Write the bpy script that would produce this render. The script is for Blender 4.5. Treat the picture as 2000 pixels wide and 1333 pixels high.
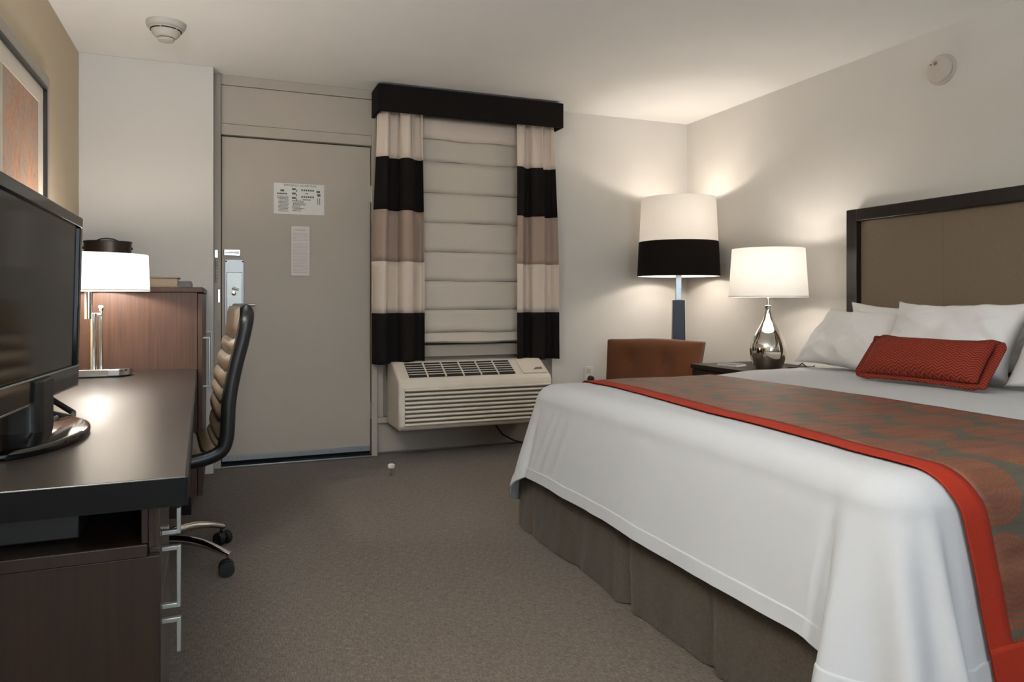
import bpy, bmesh, math, random
from mathutils import Vector, Matrix, noise

random.seed(7)
for o in list(bpy.data.objects):
    bpy.data.objects.remove(o)
S = bpy.context.scene
COL = S.collection
PI = math.pi

# ------------------------------------------------------------------ camera
cam_d = bpy.data.cameras.new('camera')
cam = bpy.data.objects.new('camera', cam_d)
COL.objects.link(cam)
cam.location = (0, 0, 1.02)
cam.rotation_euler = (PI / 2, 0, math.radians(-21.63))
cam_d.sensor_width = 36.0
cam_d.lens = 1425.0 * 36.0 / 2000.0
cam_d.shift_y = -(666.5 - 588.0) / 2000.0
cam_d.clip_start = 0.02
S.camera = cam

# ------------------------------------------------------------------ world, exposure, big lights
S.view_settings.view_transform = 'Standard'
S.view_settings.look = 'None'
S.view_settings.gamma = 1.0
S.view_settings.use_curve_mapping = False
S.view_settings.exposure = 0.0

W = bpy.data.worlds.new('world')
S.world = W
W.use_nodes = True
W.node_tree.nodes['Background'].inputs[0].default_value = (0.6, 0.75, 1.0, 1)
W.node_tree.nodes['Background'].inputs[1].default_value = 0.5

P_WINDOW_FILL = 58.0
P_UPLIGHT_FILL = 112.0
P_DESK = 17.0
P_FLOOR = 12.0
P_BED = 10.0
WARM = (1.0, 0.93, 0.84)

wl = bpy.data.lights.new('window_fill', 'AREA')  # cool fill light, added unseen behind the camera
wl.shape = 'RECTANGLE'; wl.size = 1.7; wl.size_y = 1.25
wl.energy = P_WINDOW_FILL; wl.color = (0.78, 0.89, 1.0)
wlo = bpy.data.objects.new('window_fill', wl); COL.objects.link(wlo)
wlo.location = (0.75, -2.36, 1.45); wlo.rotation_euler = (PI / 2, 0, 0)

# ------------------------------------------------------------------ helpers
def lin(c):
    r = []
    for x in c:
        x = x / 255.0
        r.append(x / 12.92 if x <= 0.04045 else ((x + 0.055) / 1.055) ** 2.4)
    return (r[0], r[1], r[2], 1.0)

class MB:
    def __init__(s):
        s.v = []; s.f = []; s.uv = None
    def box(s, x0, x1, y0, y1, z0, z1):
        b = len(s.v)
        s.v += [(x0, y0, z0), (x1, y0, z0), (x1, y1, z0), (x0, y1, z0), (x0, y0, z1), (x1, y0, z1), (x1, y1, z1), (x0, y1, z1)]
        s.f += [tuple(b + i for i in q) for q in ((0, 3, 2, 1), (4, 5, 6, 7), (0, 1, 5, 4), (1, 2, 6, 5), (2, 3, 7, 6), (3, 0, 4, 7))]
        return s
    def grid(s, rows, close_u=False, close_v=False):
        b = len(s.v); n = len(rows); m = len(rows[0])
        for r in rows:
            s.v += [tuple(p) for p in r]
        for i in range(n if close_v else n - 1):
            i2 = (i + 1) % n
            for j in range(m if close_u else m - 1):
                j2 = (j + 1) % m
                s.f.append((b + i * m + j, b + i * m + j2, b + i2 * m + j2, b + i2 * m + j))
        return s
    def lathe(s, prof, n=32, c=(0, 0), cap=True, sx=1.0, sy=1.0):
        rows = [[(c[0] + r * sx * math.cos(2 * PI * k / n), c[1] + r * sy * math.sin(2 * PI * k / n), z) for k in range(n)] for r, z in prof]
        b = len(s.v)
        s.grid(rows, close_u=True)
        if cap:
            if prof[0][0] > 1e-6: s.f.append(tuple(b + k for k in reversed(range(n))))
            if prof[-1][0] > 1e-6: s.f.append(tuple(b + (len(prof) - 1) * n + k for k in range(n)))
        return s
    def tube(s, path, r, n=8, caps=True):
        pts = [Vector(p) for p in path]
        rr = r if isinstance(r, (list, tuple)) else [r] * len(pts)
        t0 = (pts[1] - pts[0]).normalized()
        up = Vector((0, 0, 1)) if abs(t0.z) < 0.9 else Vector((1, 0, 0))
        nx = t0.cross(up).normalized()
        rows = []
        for i, p in enumerate(pts):
            t = (pts[min(i + 1, len(pts) - 1)] - pts[max(i - 1, 0)]).normalized()
            nx = (nx - t * nx.dot(t)).normalized()
            ny = t.cross(nx)
            rows.append([p + (nx * math.cos(2 * PI * k / n) + ny * math.sin(2 * PI * k / n)) * rr[i] for k in range(n)])
        b = len(s.v)
        s.grid(rows, close_u=True)
        if caps:
            s.f.append(tuple(b + k for k in reversed(range(n))))
            s.f.append(tuple(b + (len(rows) - 1) * n + k for k in range(n)))
        return s
    def prism(s, poly, axis, a, b_):
        """poly: 2d points; axis 'x': poly=(y,z); 'y': poly=(x,z); 'z': poly=(x,y)"""
        b = len(s.v); n = len(poly)
        def mk(p, t):
            return (t, p[0], p[1]) if axis == 'x' else ((p[0], t, p[1]) if axis == 'y' else (p[0], p[1], t))
        s.v += [mk(p, a) for p in poly] + [mk(p, b_) for p in poly]
        s.f.append(tuple(b + i for i in range(n)))
        s.f.append(tuple(b + n + i for i in reversed(range(n))))
        for i in range(n):
            j = (i + 1) % n
            s.f.append((b + i, b + n + i, b + n + j, b + j))
        return s
    def mesh(s, name, bevel=0.0, seg=2, smooth=40):
        me = bpy.data.meshes.new(name)
        me.from_pydata([tuple(v) for v in s.v], [], s.f)
        if s.uv:
            lay = me.uv_layers.new(name='UVMap')
            for l in me.loops:
                lay.data[l.index].uv = s.uv[l.vertex_index]
        bm = bmesh.new(); bm.from_mesh(me)
        bmesh.ops.recalc_face_normals(bm, faces=bm.faces)
        orig = None
        if bevel > 0:
            ed = [e for e in bm.edges if len(e.link_faces) == 2 and e.calc_face_angle(0) > math.radians(25)]
            res = bmesh.ops.bevel(bm, geom=ed, offset=bevel, segments=seg, affect='EDGES', profile=0.5, clamp_overlap=True)
            if smooth == 40:
                new = set(res['faces'])
                for f in bm.faces: f.smooth = f in new
                orig = True
        bm.to_mesh(me); bm.free()
        if smooth and not orig:
            for p in me.polygons: p.use_smooth = True
            me.set_sharp_from_angle(angle=math.radians(smooth))
        return me
    def build(s, name, m, parent=None, bevel=0.0, seg=2, smooth=40):
        me = s.mesh(name, bevel, seg, smooth)
        me.materials.append(m)
        return put(name, me, parent)

def put(name, me, parent=None, mtx=None):
    o = bpy.data.objects.new(name, me)
    COL.objects.link(o)
    if parent: o.parent = parent
    if mtx is not None: o.matrix_local = mtx
    return o

def tag(o, label, cat, group=None):
    o['label'] = label; o['category'] = cat
    if group: o['group'] = group
    return o

def thing(name, label, cat, loc=(0, 0, 0), rz=0.0, group=None):
    o = bpy.data.objects.new(name, None)
    o.empty_display_size = 0.05
    COL.objects.link(o)
    o.location = loc; o.rotation_euler = (0, 0, rz)
    return tag(o, label, cat, group)

def struct(o):
    o['kind'] = 'structure'
    return o

def B(*a): return MB().box(*a)
def sm(t):
    t = max(0.0, min(1.0, t)); return t * t * (3 - 2 * t)
def lerp(a, b, t): return a + (b - a) * t

# ------------------------------------------------------------------ materials
class NT:
    def __init__(s, name):
        s.m = bpy.data.materials.new(name); s.m.use_nodes = True
        s.t = s.m.node_tree; s.n = s.t.nodes; s.l = s.t.links
        s.b = s.n['Principled BSDF']
    def add(s, typ, **k):
        nd = s.n.new(typ)
        for a, v in k.items(): setattr(nd, a, v)
        return nd
    def link(s, a, b): s.l.new(a, b)
    def math(s, op, a, b=None, c=None):
        nd = s.n.new('ShaderNodeMath'); nd.operation = op
        for i, x in enumerate((a, b, c)):
            if x is None: continue
            if isinstance(x, (int, float)): nd.inputs[i].default_value = x
            else: s.l.new(x, nd.inputs[i])
        return nd.outputs[0]
    def ramp(s, fac, stops):
        nd = s.n.new('ShaderNodeValToRGB')
        e = nd.color_ramp.elements
        while len(e) < len(stops): e.new(0.5)
        for i, (p, c) in enumerate(stops):
            e[i].position = p; e[i].color = c
        s.l.new(fac, nd.inputs[0])
        return nd.outputs[0]
    def coord(s, kind='Object', scale=(1, 1, 1)):
        tc = s.n.new('ShaderNodeTexCoord'); mp = s.n.new('ShaderNodeMapping')
        mp.inputs['Scale'].default_value = scale
        s.l.new(tc.outputs[kind], mp.inputs[0])
        return mp.outputs[0]
    def noise(s, vec, scale, detail=3, rough=0.5):
        nd = s.n.new('ShaderNodeTexNoise')
        nd.inputs['Scale'].default_value = scale; nd.inputs['Detail'].default_value = detail
        nd.inputs['Roughness'].default_value = rough
        s.l.new(vec, nd.inputs['Vector'])
        return nd.outputs[0]
    def bump(s, h, strength, dist=0.002):
        nd = s.n.new('ShaderNodeBump')
        nd.inputs['Strength'].default_value = strength; nd.inputs['Distance'].default_value = dist
        s.l.new(h, nd.inputs['Height']); s.l.new(nd.outputs[0], s.b.inputs['Normal'])
    def mix(s, f, a, b):
        nd = s.n.new('ShaderNodeMix'); nd.data_type = 'RGBA'
        for i, x in ((0, f), (6, a), (7, b)):
            if isinstance(x, (int, float)): nd.inputs[i].default_value = x
            elif isinstance(x, tuple): nd.inputs[i].default_value = x
            else: s.l.new(x, nd.inputs[i])
        return nd.outputs[2]

def plain(name, c, rough=0.5, metal=0.0, spec=0.5, var=0.06, nscale=30, bump=0.0, bscale=300, coat=0.0):
    t = NT(name)
    v = t.coord()
    col = lin(c)
    lo = tuple(x * (1 - var) for x in col[:3]) + (1,)
    hi = tuple(min(1, x * (1 + var)) for x in col[:3]) + (1,)
    t.link(t.ramp(t.noise(v, nscale), [(0.3, lo), (0.7, hi)]), t.b.inputs['Base Color'])
    t.b.inputs['Roughness'].default_value = rough
    t.b.inputs['Metallic'].default_value = metal
    t.b.inputs['Specular IOR Level'].default_value = spec
    t.b.inputs['Coat Weight'].default_value = coat
    t.b.inputs['Coat Roughness'].default_value = 0.08
    if bump: t.bump(t.noise(v, bscale, 2), bump)
    return t.m

def wood(name, c, dark=0.55, scale=(60, 60, 3), rough=0.35, spec=0.5, coat=0.0, bump=0.08):
    t = NT(name)
    v = t.coord('Object', scale)
    n1 = t.noise(v, 1.0, 6, 0.65)
    col = lin(c); lo = tuple(x * dark for x in col[:3]) + (1,)
    hi = tuple(min(1, x * 1.25) for x in col[:3]) + (1,)
    t.link(t.ramp(n1, [(0.3, lo), (0.52, col), (0.75, hi)]), t.b.inputs['Base Color'])
    t.b.inputs['Roughness'].default_value = rough
    t.b.inputs['Specular IOR Level'].default_value = spec
    t.b.inputs['Coat Weight'].default_value = coat
    t.b.inputs['Coat Roughness'].default_value = 0.12
    if bump: t.bump(n1, bump, 0.001)
    return t.m

def fabric(name, c, var=0.15, scale=900, rough=0.9, bump=0.25, sheen=0.0, big=0.0):
    t = NT(name)
    v = t.coord()
    va = t.coord('Object', (1, 1, 0.15)); vb = t.coord('Object', (0.15, 0.15, 1))
    na = t.noise(va, scale, 1); nb = t.noise(vb, scale, 1)
    w = t.math('MULTIPLY', t.math('ADD', na, nb), 0.5)
    col = lin(c)
    lo = tuple(x * (1 - var) for x in col[:3]) + (1,); hi = tuple(min(1, x * (1 + var)) for x in col[:3]) + (1,)
    cc = t.ramp(w, [(0.35, lo), (0.65, hi)])
    if big:
        cc = t.mix(t.math('MULTIPLY', t.noise(v, 6, 4), big), cc, tuple(x * 0.6 for x in col[:3]) + (1,))
    t.link(cc, t.b.inputs['Base Color'])
    t.b.inputs['Roughness'].default_value = rough
    t.b.inputs['Specular IOR Level'].default_value = 0.2
    t.b.inputs['Sheen Weight'].default_value = sheen
    t.bump(w, bump, 0.001)
    return t.m

M = {}
M['wall'] = plain('wall_paint', (206, 202, 196), 0.75, spec=0.25, var=0.012, nscale=3, bump=0.05, bscale=220)
M['wall_tan'] = plain('tan_wall_paint', (196, 180, 155), 0.75, spec=0.25, var=0.015, nscale=3, bump=0.05, bscale=220)
M['ceiling'] = plain('ceiling_paint', (243, 241, 237), 0.85, spec=0.15, var=0.012, nscale=4, bump=0.12, bscale=160)
M['door'] = plain('door_paint', (172, 163, 151), 0.5, spec=0.35, var=0.03, nscale=2.5, bump=0.03, bscale=90)
M['doorframe'] = plain('door_frame_paint', (170, 161, 149), 0.5, spec=0.35, var=0.02, nscale=5)
M['panel'] = plain('storefront_panel_paint', (170, 161, 150), 0.55, spec=0.3, var=0.03, nscale=4)
M['black_gap'] = plain('dark_gap', (14, 12, 10), 0.9, var=0.02)
M['alu'] = plain('brushed_aluminium', (158, 160, 162), 0.4, metal=1.0, var=0.05, nscale=200)
M['chrome'] = plain('polished_chrome', (225, 224, 222), 0.06, metal=1.0, var=0.02, nscale=60)
M['neck_metal'] = plain('dim_chrome', (120, 122, 124), 0.22, metal=1.0, var=0.04, nscale=40)
M['satin'] = plain('satin_nickel', (176, 180, 176), 0.38, metal=0.75, var=0.04, nscale=120)
M['mercury'] = plain('mirrored_glass', (226, 222, 214), 0.025, metal=1.0, var=0.02, nscale=12)
M['white_plastic'] = plain('white_plastic', (214, 208, 198), 0.4, spec=0.4, var=0.02)
M['grey_plastic'] = plain('dull_white_plastic', (188, 180, 172), 0.5, spec=0.3, var=0.02)
M['ac'] = plain('beige_ac_plastic', (219, 209, 195), 0.45, spec=0.35, var=0.03, nscale=8)
M['ac_dark'] = plain('dark_grille_recess', (38, 34, 30), 0.8, var=0.1)
M['ac_groove_shade'] = plain('louvre_shade_brown', (92, 82, 70), 0.7, var=0.05)  # shade between the louvre slats, painted as a dark plate
M['black_plastic'] = plain('black_plastic', (16, 15, 14), 0.4, var=0.1)
M['gloss_black'] = plain('gloss_black_plastic', (8, 7, 7), 0.10, spec=0.35, var=0.05, coat=0.15)
M['screen'] = plain('tv_screen', (10, 9, 8), 0.10, spec=0.16, var=0.03)
M['rubber'] = plain('black_rubber', (15, 14, 14), 0.6, var=0.1)
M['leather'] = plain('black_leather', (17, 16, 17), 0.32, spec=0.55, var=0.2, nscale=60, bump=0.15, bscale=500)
M['leather_sheen'] = plain('black_leather_sheen', (112, 96, 74), 0.33, spec=0.7, var=0.1, nscale=60, bump=0.1, bscale=500)  # black leather with its tan lamp sheen put into the base colour
M['desk_top'] = wood('espresso_desk_laminate', (40, 34, 29), 0.75, (5, 90, 30), 0.3, 0.9, bump=0.0)
M['desk_edge'] = plain('dark_desk_edge', (10, 10, 10), 0.45, spec=0.2, var=0.08)
M['wood_red'] = wood('reddish_walnut_veneer', (74, 50, 38), 0.7, (90, 90, 3), 0.45, 0.4)
M['wood_dark'] = wood('dark_walnut_veneer', (42, 28, 19), 0.6, (90, 90, 3), 0.42, 0.45)
M['wood_ped'] = wood('smoky_walnut_front', (58, 46, 38), 0.6, (70, 70, 3), 0.22, 0.6, coat=0.4)
M['wood_espresso'] = wood('espresso_wood', (26, 20, 17), 0.6, (60, 60, 4), 0.28, 0.5, coat=0.2)
M['night_wood'] = wood('dark_nightstand_wood', (38, 26, 19), 0.6, (8, 70, 30), 0.5, 0.3)
M['curtain_light'] = fabric('light_beige_curtain', (218, 203, 189), 0.05, 900, bump=0.1)
M['curtain_black'] = fabric('black_brown_curtain', (26, 21, 19), 0.12, 900, bump=0.1)
M['curtain_taupe'] = fabric('taupe_curtain', (166, 146, 133), 0.06, 900, bump=0.1)
M['valance'] = fabric('black_valance_fabric', (20, 16, 14), 0.2, 700, bump=0.2)
M['shade_cloth'] = fabric('grey_roman_shade_cloth', (204, 195, 183), 0.04, 700, bump=0.15)
M['headboard'] = fabric('taupe_headboard_upholstery', (122, 108, 92), 0.10, 500, bump=0.3)
M['sheet'] = fabric('white_cotton', (194, 195, 197), 0.02, 900, 0.8, bump=0.10)
M['pillow'] = fabric('white_pillow_cotton', (226, 224, 223), 0.02, 900, 0.8, bump=0.10)
M['mattress'] = fabric('mattress_ticking', (205, 200, 192), 0.05, 500)
M['skirt'] = fabric('taupe_bed_skirt', (82, 74, 65), 0.22, 420, 0.6, bump=0.3, sheen=0.1)
M['red_border'] = fabric('burnt_red_border', (158, 46, 26), 0.10, 800, 0.75, bump=0.2)
M['orange_chair'] = fabric('rust_brown_upholstery', (94, 54, 31), 0.12, 500, 0.85, bump=0.3, sheen=0.2)
M['paper'] = plain('sign_paper', (214, 213, 208), 0.5, var=0.02)
M['paper2'] = plain('notice_paper', (212, 204, 201), 0.6, var=0.02)
M['ink'] = plain('grey_ink', (92, 88, 84), 0.7, var=0.05)
M['ink_dark'] = plain('dark_ink', (60, 56, 54), 0.7, var=0.03)
M['ink_faint'] = plain('faint_ink', (176, 168, 164), 0.7, var=0.03)
M['ink_brown'] = plain('brown_ink', (122, 108, 100), 0.7, var=0.03)
M['binder'] = plain('tan_leatherette', (150, 128, 106), 0.5, var=0.06, bump=0.1)
M['slate'] = plain('slate_card', (118, 112, 110), 0.6, var=0.05)
M['lamp_blue'] = plain('dark_column_blue_sheen', (20, 29, 48), 0.35, spec=0.4, var=0.08, nscale=12)  # dark column; the blue it reflects is put into the base colour
M['bucket'] = plain('dark_brushed_bucket', (58, 50, 44), 0.3, metal=0.65, var=0.15, nscale=5)
M['frame_silver'] = plain('silver_picture_frame', (158, 150, 138), 0.45, metal=0.25, var=0.04)
M['mat_board'] = plain('white_mat_board', (196, 188, 174), 0.8, var=0.02)
M['glass_dark'] = plain('window_glass', (60, 66, 72), 0.03, spec=0.8, var=0.02)
M['device'] = plain('dark_grey_device', (34, 33, 33), 0.45, var=0.08)
M['logo_grey'] = plain('dull_logo', (46, 44, 42), 0.5, var=0.02)

def shade_mat(name, c, trans=0.55):
    t = NT(name)
    v = t.coord('Object', (1, 1, 0.2))
    col = lin(c); n_ = t.noise(v, 700, 1)
    cc = t.ramp(n_, [(0.3, tuple(x * 0.94 for x in col[:3]) + (1,)), (0.7, col)])
    d = t.add('ShaderNodeBsdfDiffuse'); tr = t.add('ShaderNodeBsdfTranslucent'); mx = t.add('ShaderNodeMixShader')
    t.link(cc, d.inputs[0]); t.link(cc, tr.inputs[0])
    mx.inputs[0].default_value = trans
    t.link(d.outputs[0], mx.inputs[1]); t.link(tr.outputs[0], mx.inputs[2])
    t.link(mx.outputs[0], t.n['Material Output'].inputs[0])
    return t.m
M['lampshade'] = shade_mat('white_lampshade_linen', (238, 234, 228), 0.17)
M['lampshade_floor'] = shade_mat('ivory_lampshade_linen', (234, 228, 220), 0.10)

def carpet():
    t = NT('taupe_carpet')
    v = t.coord()
    va = t.coord('Object', (1, 0.14, 1)); vb = t.coord('Object', (0.14, 1, 1))
    a = t.noise(va, 260, 2); b = t.noise(vb, 260, 2); c = t.noise(v, 420, 2); big = t.noise(v, 2.2, 3)
    w = t.math('MULTIPLY', t.math('ADD', t.math('ADD', a, b), c), 0.3333)
    base = t.ramp(w, [(0.36, lin((60, 52, 45))), (0.5, lin((92, 82, 72))), (0.64, lin((126, 114, 101)))])
    t.link(t.mix(t.math('MULTIPLY', big, 0.22), base, lin((102, 88, 76))), t.b.inputs['Base Color'])
    t.b.inputs['Roughness'].default_value = 0.95
    t.b.inputs['Specular IOR Level'].default_value = 0.1
    t.b.inputs['Sheen Weight'].default_value = 0.15
    t.bump(w, 0.7, 0.004)
    return t.m
M['carpet'] = carpet()

def runner_mat():
    t = NT('medallion_runner_fabric')
    uv = t.n.new('ShaderNodeUVMap'); uv.uv_map = 'UVMap'
    sx = t.n.new('ShaderNodeSeparateXYZ'); t.link(uv.outputs[0], sx.inputs[0])
    u, v = sx.outputs[0], sx.outputs[1]
    P_ = 0.215
    cu = t.math('DIVIDE', u, P_)
    row = t.math('FLOOR', cu)
    off = t.math('MULTIPLY', t.math('MODULO', t.math('ABSOLUTE', row), 2.0), 0.5)
    cv = t.math('ADD', t.math('DIVIDE', v, P_ * 1.08), off)
    fu = t.math('SUBTRACT', t.math('FRACT', cu), 0.5)
    fv = t.math('SUBTRACT', t.math('FRACT', cv), 0.5)
    r = t.math('SQRT', t.math('ADD', t.math('MULTIPLY', fu, fu), t.math('MULTIPLY', fv, fv)))
    ang = t.math('ARCTAN2', fv, fu)
    inside = t.math('LESS_THAN', r, 0.47)
    ring = t.math('FRACT', t.math('MULTIPLY', r, 17.0))
    ringid = t.math('FLOOR', t.math('MULTIPLY', r, 17.0))
    dots = t.math('FRACT', t.math('ADD', t.math('MULTIPLY', ang, 44.0 / (2 * PI)), t.math('MULTIPLY', ringid, 0.5)))
    dm = t.math('MULTIPLY', t.math('LESS_THAN', t.math('ABSOLUTE', t.math('SUBTRACT', ring, 0.5)), 0.31),
                t.math('LESS_THAN', t.math('ABSOLUTE', t.math('SUBTRACT', dots, 0.5)), 0.31))
    soft = t.math('MULTIPLY', t.math('ADD', t.math('MULTIPLY', dm, 0.8), 0.2), inside)
    wv = t.add('ShaderNodeMapping'); wv.inputs['Scale'].default_value = (3, 14, 1)
    t.link(uv.outputs[0], wv.inputs[0])
    n_ = t.noise(wv.outputs[0], 2.0, 3)
    ground = t.ramp(n_, [(0.3, lin((70, 67, 60))), (0.7, lin((98, 90, 77)))])
    rust = t.ramp(n_, [(0.3, lin((122, 58, 36))), (0.7, lin((152, 78, 46)))])
    t.link(t.mix(soft, ground, rust), t.b.inputs['Base Color'])
    t.b.inputs['Roughness'].default_value = 0.5
    t.b.inputs['Specular IOR Level'].default_value = 0.25
    t.bump(soft, 0.15, 0.001)
    return t.m
M['runner'] = runner_mat()

def chevron():
    t = NT('red_chevron_cushion')
    v = t.coord()
    s = t.n.new('ShaderNodeSeparateXYZ'); t.link(v, s.inputs[0])
    x, z = s.outputs[0], s.outputs[2]
    zig = t.math('ABSOLUTE', t.math('SUBTRACT', t.math('FRACT', t.math('DIVIDE', x, 0.036)), 0.5))
    k = t.math('ADD', t.math('MULTIPLY', z, 95.0), t.math('MULTIPLY', zig, 2.2))
    f = t.math('FRACT', k)
    st = t.ramp(f, [(0.0, lin((96, 28, 20))), (0.28, lin((100, 30, 20))), (0.42, lin((138, 58, 40))), (0.85, lin((134, 54, 38))), (1.0, lin((96, 28, 20)))])
    t.link(st, t.b.inputs['Base Color'])
    t.b.inputs['Roughness'].default_value = 0.85
    t.b.inputs['Specular IOR Level'].default_value = 0.2
    t.bump(t.math('PINGPONG', f, 0.5), 0.4, 0.002)
    return t.m
M['chevron'] = chevron()

def art_mat():
    t = NT('autumn_tree_print')
    v = t.coord('Object', (1, 1, 1))
    s = t.n.new('ShaderNodeSeparateXYZ'); t.link(v, s.inputs[0])
    n1 = t.noise(t.coord('Object', (1, 3.2, 1.3)), 5.0, 5, 0.62)
    n2 = t.noise(t.coord('Object', (1, 9, 3)), 4.0, 5, 0.75)
    base = t.ramp(n1, [(0.28, lin((140, 104, 82))), (0.45, lin((184, 132, 100))), (0.58, lin((150, 134, 122))), (0.75, lin((206, 142, 100)))])
    br = t.math('LESS_THAN', t.math('ABSOLUTE', t.math('SUBTRACT', n2, 0.5)), 0.018)
    c2 = t.mix(t.math('MULTIPLY', br, 0.6), base, lin((104, 84, 70)))
    c2 = t.mix(t.math('MULTIPLY', t.math('SMOOTH_MIN', t.math('MAXIMUM', t.math('SUBTRACT', t.noise(t.coord('Object', (1, 2.2, 1)), 4.5, 3), 0.42), 0.0), 0.25, 0.02), 3.2), c2, lin((150, 136, 126)))
    stripe = t.math('LESS_THAN', s.outputs[1], 0.115)
    grey = t.ramp(n1, [(0.3, lin((150, 148, 136))), (0.7, lin((182, 178, 164)))])
    t.link(t.mix(stripe, c2, grey), t.b.inputs['Base Color'])
    t.b.inputs['Roughness'].default_value = 0.6
    return t.m
M['art'] = art_mat()

# ================================================================== ROOM SHELL
XL, XR, H = -0.744, 3.376, 2.40
YF, YB = -2.4, 4.80
o = B(XL - 0.1, XR + 0.1, YF - 0.1, 5.05, -0.1, 0.0).build('floor', M['carpet'], smooth=0); struct(o)
o = B(XL - 0.1, XR + 0.1, YF - 0.1, 5.05, H, H + 0.1).build('ceiling', M['ceiling'], smooth=0); struct(o)
o = B(XL - 0.1, XL, YF, 4.95, 0, H).build('wall_left', M['wall_tan'], smooth=0); struct(o)
o = B(XR, XR + 0.1, YF, 4.95, 0, H).build('wall_right', M['wall'], smooth=0); struct(o)
o = B(XL, -0.0505, 4.65, 4.95, 0, H).build('wall_back_left', M['wall'], bevel=0.003, smooth=0); struct(o)
o = B(2.215, XR, YB, 4.95, 0, H).build('wall_back_right', M['wall'], smooth=0); struct(o)
o = B(-0.0505, 2.215, 4.86, 4.95, 0, H).build('wall_back_panel', M['panel'], smooth=0); struct(o)
# wall behind the camera; its window is added to go with the fill light
m = MB()
m.box(XL - 0.1, -0.15, YF - 0.1, YF, 0, H); m.box(1.65, XR + 0.1, YF - 0.1, YF, 0, H)
m.box(-0.15, 1.65, YF - 0.1, YF, 0, 0.8); m.box(-0.15, 1.65, YF - 0.1, YF, 2.1, H)
struct(m.build('wall_front', M['wall'], smooth=0))
w2 = struct(MB().box(-0.15, 1.65, YF - 0.07, YF - 0.05, 0.8, 2.1).build('fill_window', M['glass_dark'], smooth=0))
m = MB(); m.box(-0.15, -0.1, YF - 0.1, YF - 0.01, 0.8, 2.1); m.box(1.6, 1.65, YF - 0.1, YF - 0.01, 0.8, 2.1)
m.box(-0.1, 1.6, YF - 0.1, YF - 0.01, 0.8, 0.85); m.box(-0.1, 1.6, YF - 0.1, YF - 0.01, 2.05, 2.1)
m.build('window_frame', M['white_plastic'], w2, smooth=0)

# storefront: door frame, transom panel, window, lower panel
DX0, DX1 = -0.01, 0.906
fr = struct(MB().box(-0.0505, DX0, 4.775, 4.86, 0, H).box(DX1, 0.945, 4.775, 4.86, 0, 2.265).box(DX0, DX1, 4.775, 4.86, 2.035, 2.10)
            .box(DX0, 2.215, 4.78, 4.86, 2.34, H).build('trim_1', M['doorframe'], bevel=0.003))
B(DX0 + 0.001, DX1 + 0.03, 4.787, 4.86, 2.101, 2.339).build('transom_panel', M['door'], fr, bevel=0.004)
door = struct(B(DX0 + 0.004, DX1 - 0.004, 4.80, 4.845, 0.035, 2.028).build('door_1', M['door'], bevel=0.003))
B(DX0, DX1, 4.835, 4.858, 0.005, 2.034).build('shadow_gap', M['black_gap'], door, smooth=0)
B(DX0 + 0.006, DX1 - 0.006, 4.79, 4.80, 0.036, 0.07).build('door_sweep', M['alu'], door, bevel=0.002)
for k in range(5):
    MB().lathe([(0.006, 0), (0.004, 0.003)], 10).build('screw', M['alu'], door).matrix_local = \
        Matrix.Translation((0.08 + k * 0.19, 4.79, 0.055)) @ Matrix.Rotation(PI / 2, 4, 'X')
B(DX0, DX1, 4.765, 4.86, 0.0, 0.012).build('threshold', M['alu'], door, bevel=0.003)
for z in (0.30, 1.72):
    h = MB().tube([(DX1 + 0.002, 4.79, z - 0.055), (DX1 + 0.002, 4.79, z + 0.055)], 0.008, 10)
    h.box(DX1 - 0.008, DX1 + 0.014, 4.793, 4.80, z - 0.05, z + 0.05)
    h.build('hinge', M['satin'], door, bevel=0.0)
# lock plate, viewer, handle
lp = B(0.012, 0.122, 4.792, 4.80, 0.865, 1.275).build('lock_plate', M['alu'], door, bevel=0.003)
B(0.022, 0.112, 4.783, 4.792, 0.875, 1.195).build('lock_body', M['satin'], lp, bevel=0.003)
MB().tube([(0.058, 4.783, 1.095), (0.06, 4.77, 1.10), (0.092, 4.766, 1.088)], [0.008, 0.008, 0.006], 8).build('deadbolt_turn', M['chrome'], lp)
MB().lathe([(0.014, 0), (0.012, 0.006), (0.002, 0.008)], 16).build('lock_button', M['chrome'], lp).matrix_local = \
    Matrix.Translation((0.064, 4.783, 1.065)) @ Matrix.Rotation(PI / 2, 4, 'X')
MB().tube([(0.066, 4.785, 0.995), (0.066, 4.74, 0.995), (0.08, 4.728, 0.995), (0.185, 4.728, 0.995)], 0.009, 10).build('door_handle', M['satin'], lp)
for x in (0.02, 0.114):
    MB().lathe([(0.005, 0), (0.003, 0.002)], 10).build('screw', M['black_plastic'], lp).matrix_local = \
        Matrix.Translation((x, 4.792, 1.262)) @ Matrix.Rotation(PI / 2, 4, 'X')
sg = MB().box(0.008, 0.10, 4.788, 4.80, 1.297, 1.335).build('latch_plate', M['chrome'], door, bevel=0.003)
MB().tube([(0.012, 4.782, 1.316), (0.096, 4.782, 1.316)], 0.007, 10).build('latch_bar', M['chrome'], sg)
ch = MB().box(-0.046, -0.026, 4.765, 4.776, 1.28, 1.33).build('chain_anchor', M['chrome'], door, bevel=0.003)
for k in range(7):
    MB().lathe([(0.002, -0.012), (0.006, -0.007), (0.006, 0.007), (0.002, 0.012)], 8).build('chain_link', M['satin'], ch).location = (-0.037 + 0.003 * (k % 2), 4.768, 1.262 - 0.02 * k)
sk = MB().box(-0.026, -0.014, 4.77, 4.778, 1.01, 1.09).build('strike_plate', M['chrome'], door, bevel=0.002)
MB().lathe([(0.005, 0), (0.003, 0.003)], 10).build('door_viewer', M['chrome'], door).matrix_local = \
    Matrix.Translation((0.46, 4.80, 1.545)) @ Matrix.Rotation(PI / 2, 4, 'X') @ Matrix.Scale(1.6, 4)

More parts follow.
